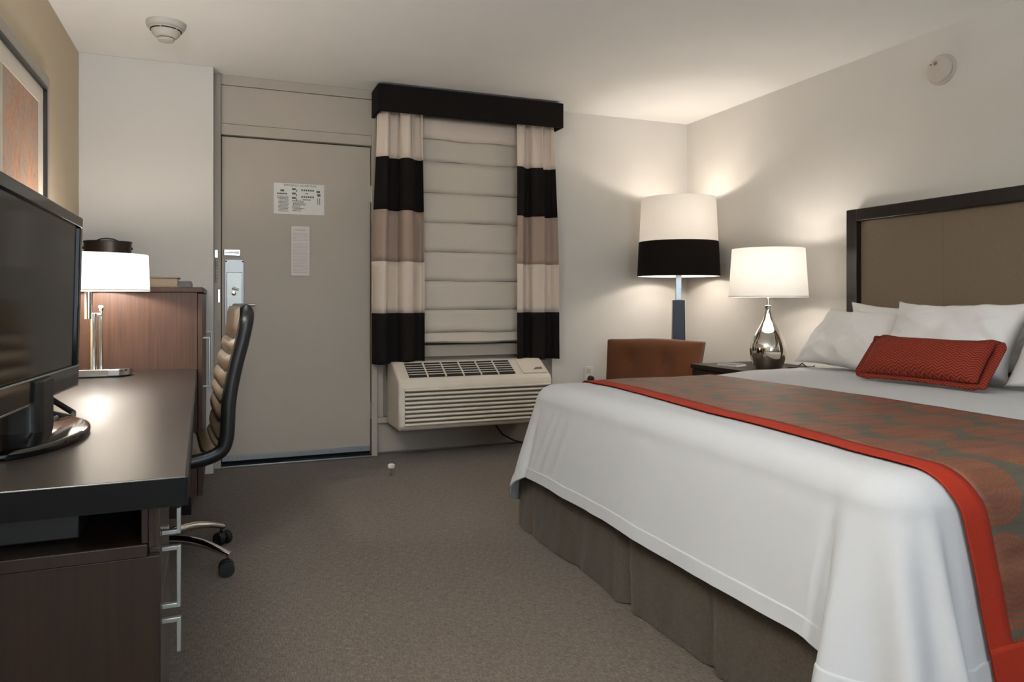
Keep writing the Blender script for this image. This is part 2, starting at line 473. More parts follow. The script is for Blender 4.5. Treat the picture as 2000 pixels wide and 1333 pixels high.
# window behind the shade and lower storefront panel
win = struct(B(1.0, 2.15, 4.835, 4.85, 0.72, 2.32).build('window_1', M['glass_dark'], smooth=0))
MB().box(0.945, 1.0, 4.80, 4.86, 0.72, 2.34).box(2.15, 2.215, 4.80, 4.86, 0.72, 2.34).box(1.0, 2.15, 4.80, 4.86, 2.28, 2.34) \
    .build('window_frame', M['panel'], win, bevel=0.002)
B(0.945, 2.215, 4.805, 4.86, 0.64, 0.72).build('window_sill', M['panel'], win, bevel=0.003)
tr = struct(B(0.945, 2.215, 4.80, 4.86, 0.21, 0.25).build('trim_2', M['panel'], bevel=0.003))
B(0.945, 0.99, 4.808, 4.86, 0.25, 0.64).build('stile', M['doorframe'], tr, bevel=0.003)
B(1.735, 1.742, 4.845, 4.86, 0.012, 0.21).build('panel_seam', M['black_gap'], tr, smooth=0)
struct(B(0.945, 2.215, 4.835, 4.86, 0.012, 0.205).build('baseboard_back', M['panel'], bevel=0.002))

# ================================================================== SIGNS ON DOOR
def text_mesh(body, size, mat, parent, loc, rot):
    cu = bpy.data.curves.new('t', 'FONT'); cu.body = body; cu.size = size; cu.align_x = 'CENTER'; cu.align_y = 'CENTER'
    cu.extrude = 0.0003
    to = bpy.data.objects.new('t', cu); COL.objects.link(to)
    bpy.context.view_layer.update()
    me = bpy.data.meshes.new_from_object(to.evaluated_get(bpy.context.evaluated_depsgraph_get()))
    bpy.data.objects.remove(to); bpy.data.curves.remove(cu)
    me.materials.clear(); me.materials.append(mat)
    o = put('lettering', me, parent); o.location = loc; o.rotation_euler = rot
    return o
sign = thing('evacuation_plan_sign', 'white rectangular emergency plan sign with small grey diagrams on the door', 'sign', (0.452, 4.80, 1.665))
W_, H_ = 0.31, 0.195
B(-W_ / 2, W_ / 2, -0.003, 0, -H_ / 2, H_ / 2).build('sign_panel', M['paper'], sign, bevel=0.001)
text_mesh('EMERGENCY ESCAPE PLAN', 0.0165, M['ink_dark'], sign, (0.005, -0.0035, 0.085), (PI / 2, 0, 0))
m = MB()
def mark(m, x0, x1, z0, z1): m.box(x0, x1, -0.0036, -0.0029, z0, z1)
mark(m, -0.115, -0.092, 0.044, 0.056)
for k in range(7): mark(m, -0.135 + k * 0.0088, -0.135 + k * 0.0088 + 0.0072, 0.026, 0.035)
for r_ in range(2):
    for k in range(6): mark(m, 0.012 + k * 0.0135, 0.012 + k * 0.0135 + 0.0095, 0.052 - r_ * 0.042, 0.063 - r_ * 0.042)
for k in range(3): mark(m, -0.045, -0.022, 0.056 - k * 0.028, 0.068 - k * 0.028); mark(m, -0.02, -0.015, 0.045 - k * 0.028, 0.06 - k * 0.028)
mark(m, 0.035, 0.055, 0.035, 0.039); mark(m, 0.02, 0.07, -0.005, 0.0)
mark(m, 0.105, 0.128, 0.045, 0.058); mark(m, 0.11, 0.13, 0.022, 0.038)
mark(m, 0.112, 0.116, -0.03, 0.012); mark(m, 0.124, 0.128, -0.03, 0.012)
m.build('diagram_print', M['ink'], sign, smooth=0)['kind'] = 'stuff'
m = MB()
rr = random.Random(3)
for k in range(12):
    z = 0.012 - k * 0.0085
    x = -0.135 + (0.0 if k < 2 else 0.008)
    while x < -0.07:
        w = rr.uniform(0.004, 0.011); mark(m, x, min(x + w, -0.066), z, z + 0.0042); x += w + 0.0022
for k in range(9):
    z = -0.014 - k * 0.0078
    x = -0.045 + (0.0 if k in (0, 5) else 0.005); e = rr.uniform(0.0, 0.035) + 0.0
    while x < e:
        w = rr.uniform(0.004, 0.011); mark(m, x, x + w, z, z + 0.0040); x += w + 0.0022
m.build('text_lines', M['ink'], sign, smooth=0)['kind'] = 'stuff'

nt = thing('notice_card', 'narrow tall pale notice card in slim holder on the door', 'notice', (0.458, 4.80, 1.335))
B(-0.064, 0.064, -0.004, 0, -0.163, 0.163).build('holder', M['door'], nt, bevel=0.001)
B(-0.056, 0.056, -0.007, -0.004, -0.155, 0.158).build('card', M['paper2'], nt, bevel=0.0005)
m = MB()
m.box(-0.034, 0.03, -0.0076, -0.0069, 0.130, 0.137)
for k in range(28):
    z = 0.112 - k * 0.0092
    if k == 6: continue
    x = -0.046
    while x < 0.046:
        w = rr.uniform(0.006, 0.016); m.box(x, min(0.048, x + w), -0.0075, -0.0069, z, z + 0.003); x += w + 0.003
m.build('text_lines', M['ink_faint'], nt, smooth=0)['kind'] = 'stuff'

# ================================================================== VALANCE, CURTAINS, ROMAN SHADE
v = thing('valance', 'black fabric covered box valance above the curtains', 'valance', (0, 0, 0))
VX0, VX1, VY, VZ0, VZ1 = 0.905, 2.19, 4.555, 2.215, 2.385
B(VX0, VX1, VY, VY + 0.02, VZ0, VZ1).build('front_board', M['valance'], v, bevel=0.004)
B(VX0, VX0 + 0.02, VY + 0.02, 4.775, VZ0, VZ1).build('side_board', M['valance'], v, bevel=0.003)
B(VX1 - 0.02, VX1, VY + 0.02, 4.795, VZ0, VZ1).build('side_board', M['valance'], v, bevel=0.003)
B(VX0 + 0.02, VX1 - 0.02, VY + 0.02, 4.775, VZ1 - 0.02, VZ1).build('top_board', M['valance'], v, bevel=0.003)

def curtain(label, xt0, xt1, xb0, xb1, seed, folds):
    t = thing('curtain_panel', label, 'curtain', ((xb0 + xb1) / 2, 4.68, 0.61), group='striped curtain panels')
    ox, oy, oz = t.location
    zs = [2.30, 1.948, 1.607, 1.275, 0.94, 0.612]
    mats = ['curtain_light', 'curtain_black', 'curtain_taupe', 'curtain_light', 'curtain_black']
    r = random.Random(seed); ph = [r.uniform(0, 6.28) for _ in range(4)]
    N = 90
    def pt(i, z):
        f = i / (N - 1); d = (2.30 - z) / 1.69
        x = lerp(lerp(xt0, xt1, f), lerp(xb0, xb1, f), sm(d * 1.5))
        amp = lerp(0.024, 0.044, sm(d * 2)) if d > 0.02 else 0.02
        y = amp * math.sin(2 * PI * folds * f + ph[0] + 0.25 * math.sin(d * 2 + ph[1])) + 0.010 * math.sin(2 * PI * folds * 2.3 * f + ph[2] + d) \
            + (0.008 * math.sin(2 * PI * folds * 4 * f + ph[3]) * (1 - sm(d * 3.0)))
        x += 0.010 * math.sin(2 * PI * folds * f * 2 + ph[3])*(1 if 0.03 < f < 0.97 else 0)
        return (x - ox, y, z - oz)
    for b in range(5):
        rows = []
        K = 9
        for k in range(K):
            z = lerp(zs[b], zs[b + 1], k / (K - 1))
            rows.append([pt(i, z) for i in range(N)])
        mb = MB().grid(rows)
        me = mb.mesh('band', smooth=60); me.materials.append(M[mats[b]])
        ob = put('band', me, t)
        so = ob.modifiers.new('thick', 'SOLIDIFY'); so.thickness = 0.003; so.offset = 0
curtain('striped black and beige curtain panel beside the door', 0.925, 1.225, 0.893, 1.24, 11, 2.0)
curtain('striped black and beige curtain panel nearest the corner floor lamp', 1.885, 2.175, 1.88, 2.20, 5, 2.0)

rs = thing('roman_shade', 'grey fabric roman shade covering the window between the curtains', 'window shade', (1.575, 4.78, 0.73))
zs = [2.15, 1.96, 1.748, 1.55, 1.35, 1.153, 0.958, 0.805, 0.733]
for k in range(8):
    z1, z0 = zs[k], zs[k + 1]
    r = random.Random(40 + k)
    bul = 0.010 if k < 6 else 0.03
    rows = []
    for q in range(7):
        f = q / 6
        z = lerp(z1, z0, f)
        y = -bul * (0.35 + 0.65 * f) * (1.0 if f < 0.95 else 0.4)
        rows.append([(lerp(-0.56, 0.56, i / 24), y - 0.0025 * math.sin(i * 0.9 + k) * f, z - 0.73 - 0.003 * math.sin(i * 0.5 + k * 2) * f) for i in range(25)])
    mb = MB().grid(rows)
    me = mb.mesh('fold', smooth=50); me.materials.append(M['shade_cloth'])
    ob = put('fold', me, rs); so = ob.modifiers.new('thick', 'SOLIDIFY'); so.thickness = 0.004; so.offset = 0
m = MB()
rows = []
for q in range(5):
    f = q / 4
    rows.append([(lerp(-0.56, 0.56, i / 24), -0.035 - 0.006 * math.sin(f * PI), 2.26 - 0.73 - 0.155 * f - 0.004 * math.sin(i * 0.7) * f) for i in range(25)])
m.grid(rows); me = m.mesh('headrail_flap', smooth=50); me.materials.append(M['curtain_light'])
ob = put('headrail_flap', me, rs); so = ob.modifiers.new('thick', 'SOLIDIFY'); so.thickness = 0.004
B(-0.56, 0.56, -0.03, 0.0, 1.44, 1.53).build('headrail', M['white_plastic'], rs, bevel=0.003)

# ================================================================== WALL AIR CONDITIONER
ac = thing('wall_air_conditioner', 'beige louvred air conditioner unit mounted under the window', 'air conditioner', (1.53, 4.79, 0.208))
ox, oy, oz = 1.53, 4.79, 0.208
AX0, AX1 = 1.01 - ox, 2.05 - ox
prof = [(0.005, 0.412), (-0.15, 0.416), (-0.335, 0.318), (-0.35, 0.29), (-0.35, 0.03), (-0.325, 0.0), (0.005, 0.0)]
MB().prism(prof, 'x', AX0, AX1).build('casing', M['ac'], ac, bevel=0.022, seg=4)
SH = MB()
lp_ = [(0.006, -0.0075), (-0.006, -0.0085), (-0.0150, -0.004), (-0.0150, 0.005), (-0.008, 0.0085), (0.006, 0.008)]
SH.prism(lp_, 'x', AX0 + 0.035, AX1 - 0.02)
sl_me = SH.mesh('louvre_slat', bevel=0.003, seg=2); sl_me.materials.append(M['ac'])
for k in range(9):
    o = put('louvre_slat', sl_me, ac); o.location = (0, -0.352, 0.042 + 0.0268 * k)
B(AX0 + 0.038, AX1 - 0.023, -0.3535, -0.348, 0.034, 0.265).build('louvre_shade_plate', M['ac_groove_shade'], ac, smooth=0)
# sloped grille on top
p0 = Vector((-0.325, 0.326)); p1 = Vector((-0.16, 0.412)); d = (p1 - p0).normalized()
ang = math.atan2(d.y, d.x); L = (p1 - p0).length
gm = Matrix.Translation((0, p0.x, p0.y)) @ Matrix.Rotation(ang, 4, 'X')
GX0, GX1 = 1.085 - ox, 1.80 - ox
me = B(GX0, GX1, 0.012, L - 0.012, -0.004, 0.003).mesh('grille_recess', smooth=0); me.materials.append(M['ac_dark'])
put('grille_recess', me, ac, gm)
me = B(GX0, GX1, -0.0026, 0.0026, 0.0, 0.006).mesh('grille_slat', bevel=0.001); me.materials.append(M['ac'])
for k in range(5):
    put('grille_slat', me, ac, gm @ Matrix.Translation((0, lerp(0.012, L - 0.012, (k + 1) / 6), 0)))
me = B(-0.005, 0.005, 0.006, L - 0.006, 0.0, 0.008).mesh('grille_divider', bevel=0.001); me.materials.append(M['ac'])
for k in range(5):
    put('grille_divider', me, ac, gm @ Matrix.Translation((lerp(GX0, GX1, (k + 1) / 6), 0, 0)))
me = B(1.855 - ox, 2.025 - ox, 0.008, L - 0.004, -0.002, 0.007).mesh('control_door', bevel=0.003); me.materials.append(M['ac'])
cd = put('control_door', me, ac, gm)
me = MB().prism([(1.935 - ox, 0.04), (2.005 - ox, 0.046), (2.008 - ox, 0.07), (1.965 - ox, 0.068)], 'z', 0.0065, 0.009).mesh('finger_pull', smooth=0); me.materials.append(M['ink_brown'])
put('finger_pull', me, cd)
MB().tube([(0.0, -0.05, 0.0), (0.03, -0.06, -0.04), (0.09, -0.06, -0.12), (0.17, -0.06, -0.165), (0.26, -0.04, -0.196), (0.5, -0.02, -0.2)], 0.006, 8).build('power_cable', M['black_plastic'], ac).location = (0.185, 0, 0.005)

# door stop on the carpet
ds = thing('door_stop', 'small white and chrome floor door stop on the carpet', 'door stop', (0.915, 4.22, 0))
MB().lathe([(0.018, 0), (0.018, 0.006), (0.008, 0.012), (0.0075, 0.045)], 16).build('post', M['chrome'], ds)
MB().lathe([(0.015, 0.043), (0.021, 0.046), (0.021, 0.062), (0.012, 0.068)], 16).build('bumper', M['white_plastic'], ds)

# outlet on the back wall
ol = thing('wall_outlet', 'white wall outlet with a dark plug beside the tufted chair', 'outlet', (2.51, 4.80, 0.475))
B(-0.037, 0.037, -0.006, 0, -0.06, 0.06).build('cover_plate', M['white_plastic'], ol, bevel=0.003)
B(-0.017, 0.017, -0.009, -0.006, 0.012, 0.044).build('socket', M['grey_plastic'], ol, bevel=0.003)
MB().lathe([(0.024, 0), (0.022, 0.025), (0.012, 0.032)], 16).build('plug', M['black_plastic'], ol).matrix_local = \
    Matrix.Translation((0.012, -0.006, -0.03)) @ Matrix.Rotation(PI / 2, 4, 'X')

# ================================================================== DETECTORS
sd = thing('ceiling_smoke_detector', 'off-white stepped smoke detector on the ceiling', 'smoke detector', (-0.262, 4.0, H))
MB().lathe([(0.09, 0.0), (0.091, -0.012), (0.086, -0.026), (0.074, -0.032)], 40).build('base_plate', M['grey_plastic'], sd)
MB().lathe([(0.072, -0.03), (0.072, -0.042)], 40).build('vent_ring', M['ac_dark'], sd)
MB().lathe([(0.076, -0.029), (0.079, -0.034), (0.077, -0.037), (0.07, -0.038)], 40).build('upper_ring', M['grey_plastic'], sd)
MB().lathe([(0.062, -0.036), (0.068, -0.042), (0.064, -0.056), (0.052, -0.07), (0.04, -0.076)], 40).build('dome', M['grey_plastic'], sd)
MB().lathe([(0.036, -0.075), (0.036, -0.081)], 32).build('vent_ring', M['ac_dark'], sd)
MB().lathe([(0.04, -0.080), (0.036, -0.090), (0.02, -0.096), (0.0, -0.097)], 32).build('cap', M['grey_plastic'], sd)
for k in range(6):
    a = k * PI / 3 + 0.25
    B(-0.004, 0.004, -0.003, 0.003, -0.042, -0.032).build('rib', M['grey_plastic'], sd).matrix_local = \
        Matrix.Rotation(a, 4, 'Z') @ Matrix.Translation((0.071, 0, 0))

wd = thing('wall_smoke_detector', 'round white smoke alarm on the wall above the headboard', 'smoke detector', (XR, 2.62, 2.187))
R90 = Matrix.Rotation(-PI / 2, 4, 'Y')
def wput(mb, name, mat, mt=Matrix.Identity(4)):
    o = mb.build(name, mat, wd); o.matrix_local = R90 @ mt; return o
wput(MB().lathe([(0.076, 0), (0.076, 0.012), (0.073, 0.018)], 40), 'base', M['grey_plastic'])
wput(MB().lathe([(0.066, 0.016), (0.068, 0.024), (0.062, 0.034), (0.05, 0.038), (0, 0.039)], 40), 'cover', M['grey_plastic'])
wput(MB().lathe([(0.011, 0.036), (0.009, 0.041), (0, 0.042)], 16), 'test_button', M['slate'], Matrix.Translation((0.03, 0.012, 0)) )
wput(MB().lathe([(0.005, 0.037), (0.004, 0.041), (0, 0.0415)], 12), 'indicator', M['slate'], Matrix.Translation((0.03, 0.036, 0)))

# ================================================================== PICTURE ON LEFT WALL
pc = thing('framed_picture', 'framed autumn tree print with white mat on the tan wall', 'picture', (XL, 3.0, 1.62))
PY0, PY1, PZ0, PZ1 = -0.62, 0.80, -0.42, 0.395
def ring(y0, y1, z0, z1, w, x0, x1):
    m = MB()
    m.box(x0, x1, y0, y1, z1 - w, z1); m.box(x0, x1, y0, y1, z0, z0 + w)
    m.box(x0, x1, y0, y0 + w, z0 + w, z1 - w); m.box(x0, x1, y1 - w, y1, z0 + w, z1 - w)
    return m
ring(PY0, PY1, PZ0, PZ1, 0.055, 0.0, 0.024).build('frame', M['frame_silver'], pc, bevel=0.003)
ring(PY0 + 0.053, PY1 - 0.053, PZ0 + 0.053, PZ1 - 0.053, 0.016, 0.004, 0.027).build('inner_lip', M['black_plastic'], pc, bevel=0.001)
ring(PY0 + 0.065, PY1 - 0.065, PZ0 + 0.065, PZ1 - 0.065, 0.075, 0.003, 0.012).build('mat_board', M['mat_board'], pc)
ap = B(0.002, 0.008, PY0 + 0.13, PY1 - 0.13, PZ0 + 0.13, PZ1 - 0.13).build('print', M['art'], pc, smooth=0)

# ================================================================== DESK
DROT = math.radians(1.35)
DK = thing('desk', 'long dark espresso desk with glossy top and drawer pedestal along the tan wall', 'desk', (-0.062, 1.47, 0), DROT)
TH = 0.697
dtop = B(-0.625, 0, 0, 2.315, TH - 0.054, TH).build('desktop', M['desk_top'], DK, bevel=0.003)
B(-0.625, -0.001, -0.003, -0.0005, TH - 0.053, TH - 0.002).build('edge_band', M['desk_edge'], dtop)
B(-0.0005, 0.003, -0.002, 2.315, TH - 0.053, TH - 0.002).build('edge_band', M['desk_edge'], dtop)
# pedestal (local y 0.03 .. 0.48)
FX = -0.045
def pbox(name, mat, *a, bev=0.002): return B(*a).build(name, M[mat], DK, bevel=bev)
pbox('side_panel', 'wood_dark', -0.61, FX, 0.03, 0.05, 0.06, 0.548)
pbox('shelf_board', 'wood_dark', -0.61, FX - 0.021, 0.026, 0.48, 0.548, 0.572)
pbox('side_panel', 'wood_dark', -0.61, FX - 0.02, 0.46, 0.48, 0.06, TH - 0.054)
pbox('back_panel', 'wood_dark', -0.61, -0.60, 0.05, 0.46, 0.06, TH - 0.054)
pbox('plinth', 'wood_espresso', -0.6, FX - 0.05, 0.05, 0.46, 0.0, 0.06)
pbox('front_post', 'wood_dark', FX - 0.032, FX - 0.02, 0.03, 0.045, 0.572, TH - 0.054)
def pull(parent, x, y, z0, z1, top=True, bot=True):
    m = B(x + 0.026, x + 0.034, y - 0.006, y + 0.006, z0, z1)
    if top: m.box(x, x + 0.03, y - 0.006, y + 0.006, z1 - 0.009, z1)
    if bot: m.box(x, x + 0.03, y - 0.006, y + 0.006, z0, z0 + 0.009)
    return m.build('pull_handle', M['satin'], parent, bevel=0.0015)
for (z0, z1, h0, h1, tp, bt) in ((0.563, TH - 0.056, 0.572, 0.622, False, True), (0.425, 0.558, 0.431, 0.55, True, True), (0.075, 0.42, 0.345, 0.412, True, False)):
    dr = pbox('drawer_front', 'wood_ped', FX - 0.02, FX - (0.002 if z0 < 0.5 else 0.0), 0.052 if z0 < 0.5 else 0.032, 0.478, z0, z1, bev=0.0015)
    pull(dr, FX, 0.075, h0, h1, tp, bt)
# modesty/back panel and far support in the knee hole
pbox('back_panel', 'wood_dark', -0.61, -0.595, 0.48, 2.29, 0.30, TH - 0.054)
pbox('end_panel', 'wood_dark', -0.61, FX - 0.02, 2.29, 2.31, 0.0, TH - 0.054)
# cable box in the open shelf
dv = thing('cable_box', 'dark grey media box in the open shelf under the desktop', 'media box', (-0.062, 1.47, 0.572), DROT)
B(-0.58, -0.185, 0.10, 0.36, 0.004, 0.05).build('housing', M['device'], dv, bevel=0.003)
for sx in (-0.55, -0.21):
    for sy in (0.13, 0.33):
        MB().lathe([(0.012, 0), (0.012, 0.005)], 10, (sx, sy)).build('foot', M['rubber'], dv)

# ================================================================== TALL CABINET
CY0, CY1, CFX, CT = 3.79, 4.64, -0.09, 1.085
cb = thing('tall_cabinet', 'tall reddish walnut cabinet with front doors beyond the desk', 'cabinet', (-0.41, 4.2, 0))
cx, cy = -0.41, 4.2
def cbox(name, mat, x0, x1, y0, y1, z0, z1, bev=0.002, par=None):
    return B(x0 - cx, x1 - cx, y0 - cy, y1 - cy, z0, z1).build(name, M[mat], par or cb, bevel=bev)
cbox('side_panel', 'wood_red', XL + 0.01, CFX - 0.022, CY0, CY0 + 0.02, 0.085, CT - 0.025)
cbox('side_panel', 'wood_red', XL + 0.01, CFX - 0.022, CY1 - 0.02, CY1, 0.085, CT - 0.025)
cbox('back_panel', 'wood_red', XL + 0.01, XL + 0.02, CY0 + 0.02, CY1 - 0.02, 0.085, CT - 0.025)
cbox('bottom_panel', 'wood_red', XL + 0.02, CFX - 0.022, CY0 + 0.02, CY1 - 0.02, 0.085, 0.105)
cbox('top', 'wood_red', XL + 0.005, CFX + 0.004, CY0 - 0.006, CY1, CT - 0.025, CT, 0.004)
cbox('plinth', 'wood_espresso', XL + 0.03, CFX - 0.05, CY0 + 0.005, CY1 - 0.02, 0.0, 0.085)
for y0, y1, hy in ((CY0, CY0 + 0.423, CY0 + 0.06), (CY0 + 0.427, CY1, CY1 - 0.06)):
    d_ = cbox('door', 'wood_red', CFX - 0.02, CFX, y0 + 0.001, y1, 0.088, CT - 0.03)
    pull(d_, CFX - cx, hy - cy, 0.60, 0.845)

# things on the cabinet
ib = thing('ice_bucket', 'dark metallic oval ice bucket on the tall cabinet behind the desk lamp', 'ice bucket', (-0.565, 4.38, CT))
ib.scale = (1, 1, 1.07)
MB().lathe([(0.098, 0), (0.104, 0.008), (0.112, 0.20), (0.113, 0.228)], 40, sx=1.0, sy=0.75).build('body', M['bucket'], ib)
MB().lathe([(0.115, 0.226), (0.116, 0.230), (0.113, 0.234), (0.06, 0.236), (0.0, 0.236)], 40, sx=1.0, sy=0.75).build('lid', M['black_plastic'], ib)
MB().tube([(-0.05, -0.02, 0.235), (-0.03, -0.03, 0.243), (0.0, -0.03, 0.246), (0.03, -0.03, 0.243), (0.05, -0.02, 0.235)], 0.0035, 8).build('lid_handle', M['black_plastic'], ib)
for s_ in (-1, 1):
    MB().lathe([(0.006, 0), (0.006, 0.012)], 10).build('pivot', M['black_plastic'], ib).matrix_local = \
        Matrix.Translation((s_ * 0.106, 0, 0.20)) @ Matrix.Rotation(s_ * PI / 2, 4, 'Y')
bd = thing('guest_binder', 'tan leatherette binder lying on the tall cabinet', 'binder', (-0.36, 4.05, CT), 0.03)
B(-0.17, 0.16, -0.12, 0.12, 0.0, 0.006).build('cover', M['binder'], bd, bevel=0.002)
B(-0.165, 0.15, -0.112, 0.112, 0.006, 0.046).build('pages', M['binder'], bd, bevel=0.002)
B(-0.17, 0.16, -0.12, 0.12, 0.046, 0.054).build('cover', M['binder'], bd, bevel=0.002)
cs = thing('card_holder', 'small slate grey card box behind the tan binder', 'card box', (-0.21, 4.36, CT))
B(-0.06, 0.055, -0.05, 0.05, 0.0, 0.034).build('tray', M['slate'], cs, bevel=0.003)
B(-0.055, 0.05, -0.044, 0.044, 0.034, 0.042).build('cards', M['slate'], cs, bevel=0.001)

# ================================================================== DESK LAMP
dl = thing('desk_lamp', 'chrome desk lamp with white drum shade on the desk', 'lamp', (-0.505, 3.565, TH), 0.0)
def rr2(hx, hy, r, n=10):
    pts = []
    for cx_, cy_, a0 in ((hx - r, hy - r, 0), (-hx + r, hy - r, PI / 2), (-hx + r, -hy + r, PI), (hx - r, -hy + r, 1.5 * PI)):
        for k in range(n + 1): pts.append((cx_ + r * math.cos(a0 + k * PI / 2 / n), cy_ + r * math.sin(a0 + k * PI / 2 / n)))
    return pts
MB().prism(rr2(0.14, 0.085, 0.08), 'z', 0.004, 0.034).build('base', M['chrome'], dl, bevel=0.003)
MB().prism(rr2(0.13, 0.075, 0.07), 'z', 0.0, 0.005).build('base_pad', M['rubber'], dl)
B(0.055, 0.10, -0.088, -0.07, 0.006, 0.032).build('outlet_block', M['satin'], dl, bevel=0.003)
MB().lathe([(0.013, 0.033), (0.013, 0.27)], 20, (-0.008, 0)).build('post', M['chrome'], dl)
MB().lathe([(0.007, 0.033), (0.007, 0.285)], 16, (0.018, 0.012)).build('rear_post', M['chrome'], dl)
MB().lathe([(0.016, 0.245), (0.016, 0.40)], 20, (-0.028, 0)).build('upper_tube', M['chrome'], dl)
MB().tube([(-0.028, 0, 0.262), (0.018, 0.012, 0.262)], 0.010, 10).build('clamp', M['satin'], dl)
MB().tube([(0.018, 0.012, 0.285), (0.018, 0.0, 0.298)], 0.009, 10).build('knob', M['chrome'], dl)
SZ0, SZ1, SR = 0.366, 0.522, 0.208
def shell(r0, r1, z0, z1, n=64, thick=0.002):
    m = MB()
    m.grid([[(r * math.cos(2 * PI * k / n), r * math.sin(2 * PI * k / n), z) for k in range(n)] for r, z in ((r0, z0), (r1, z1))], close_u=True)
    return m
sh = shell(SR, SR - 0.006, SZ0, SZ1).build('lamp_shade', M['lampshade'], dl)
shell(SR + 0.0015, SR + 0.001, SZ0, SZ0 + 0.006).build('shade_trim', M['lampshade_floor'], sh)
for k in range(3):
    a = k * 2 * PI / 3 + 0.4
    MB().tube([(-0.028, 0, 0.40), (SR * 0.97 * math.cos(a), SR * 0.97 * math.sin(a), SZ1 - 0.02)], 0.002, 6).build('shade_spoke', M['satin'], sh)
def bulb(parent, loc, e, r=0.035, color=WARM):
    l = bpy.data.lights.new('bulb', 'POINT'); l.energy = e; l.color = color; l.shadow_soft_size = r
    o = bpy.data.objects.new('bulb', l); COL.objects.link(o); o.parent = parent; o.location = loc
    return o
bulb(dl, (-0.0, 0, 0.455), P_DESK)

# ================================================================== TV
tv = thing('television', 'black flat screen television on an oval stand on the desk', 'television', (-0.425, 2.0, TH))
# panel pivot: slight turn, roll and forward tilt
pm = Matrix.Translation((0.03, 0, 0.32)) @ Matrix.Rotation(math.radians(-1.7), 4, 'Z') @ Matrix.Rotation(math.radians(-0.9), 4, 'X') @ Matrix.Rotation(math.radians(1.2), 4, 'Y')
def tvp(mb, name, mat, par=None, bevel=0.0, seg=2):
    o = mb.build(name, M[mat], par or tv, bevel=bevel, seg=seg)
    if not par: o.matrix_local = pm
    return o
TW, T0, T1 = 0.395, -0.228, 0.247
tvp(B(-0.075, -0.012, -TW + 0.02, TW - 0.02, T0 + 0.03, T1 - 0.02), 'rear_housing', 'black_plastic', bevel=0.02, seg=3)
m = MB()
def poly_frame(m):
    # bezel ring with a bottom bar
    m.box(-0.02, 0.006, -TW, TW, T1 - 0.03, T1); m.box(-0.02, 0.006, -TW, TW, T0, T0 + 0.055)
    m.box(-0.02, 0.006, -TW, -TW + 0.028, T0 + 0.055, T1 - 0.03); m.box(-0.02, 0.006, TW - 0.028, TW, T0 + 0.055, T1 - 0.03)
poly_frame(m)
bz = tvp(m, 'bezel', 'gloss_black', bevel=0.003)
tvp(B(-0.015, -0.001, -TW + 0.027, TW - 0.027, T0 + 0.054, T1 - 0.029), 'screen', 'screen')
tvp(B(0.0055, 0.0085, -TW + 0.004, TW - 0.004, T0 + 0.053, T0 + 0.056), 'bezel_line', 'satin')
tvp(B(-0.01, 0.0065, -TW + 0.006, TW - 0.006, T0 - 0.004, T0 + 0.001), 'lower_trim', 'chrome', bevel=0.001)
m = MB()
for k in range(5): m.box(0.0061, 0.0068, -0.03 + k * 0.0125, -0.03 + k * 0.0125 + 0.0095, T0 + 0.02, T0 + 0.032)
tvp(m, 'logo', 'logo_grey')['kind'] = 'stuff'
MB().prism(rr2(0.045, 0.075, 0.03), 'z', 0.015, 0.14).build('neck', M['black_plastic'], tv, bevel=0.004)
for s_ in (-1, 1):
    MB().tube([(0.02, s_ * 0.05, 0.02), (0.03, s_ * 0.16, 0.024)], 0.007, 8).build('neck_brace', M['gloss_black'], tv)
MB().lathe([(0.98, 0.0), (1.0, 0.006), (1.0, 0.012), (0.97, 0.017), (0.9, 0.019), (0.4, 0.024), (0.0, 0.025)], 64, sx=0.125, sy=0.265).build('stand_base', M['gloss_black'], tv)
MB().tube([(-0.05, 0.30, 0.09), (0.0, 0.34, 0.04), (0.04, 0.33, 0.012), (0.05, 0.26, 0.008), (0.0, 0.22, 0.03), (-0.06, 0.2, 0.08)], 0.008, 8).build('cable', M['black_plastic'], tv)

# ================================================================== OFFICE CHAIR
OCR = math.radians(4.0)
oc = thing('office_chair', 'black leather ribbed swivel chair with chrome base at the desk', 'office chair', (-0.252, 3.08, 0), OCR)
rear = [(0.352, 1.005), (0.351, 0.99), (0.350, 0.955), (0.334, 0.87), (0.314, 0.79), (0.297, 0.71), (0.287, 0.64), (0.284, 0.575), (0.279, 0.51), (0.262, 0.462), (0.225, 0.432), (0.16, 0.413), (0.06, 0.405), (-0.08, 0.408), (-0.18, 0.416), (-0.225, 0.418)]
def smooth_path(p, n):
    out = []
    for i in range(len(p) - 1):
        a = p[max(i - 1, 0)]; b = p[i]; c = p[i + 1]; d = p[min(i + 2, len(p) - 1)]
        for k in range(n):
            t = k / n
            out.append(tuple(0.5 * ((2 * b[q]) + (-a[q] + c[q]) * t + (2 * a[q] - 5 * b[q] + 4 * c[q] - d[q]) * t * t + (-a[q] + 3 * b[q] - 3 * c[q] + d[q]) * t ** 3) for q in (0, 1)))
    out.append(p[-1]); return out
RP = smooth_path(rear, 4)
def offs(path, dist):
    out = []
    for i, p in enumerate(path):
        a = path[max(i - 1, 0)]; b = path[min(i + 1, len(path) - 1)]
        tx, tz = b[0] - a[0], b[1] - a[1]; l = math.hypot(tx, tz)
        out.append((p[0] + tz / l * dist, p[1] - tx / l * dist))
    return out
FRONT = offs(RP, 0.060)     # toward the sitter
HW = 0.25
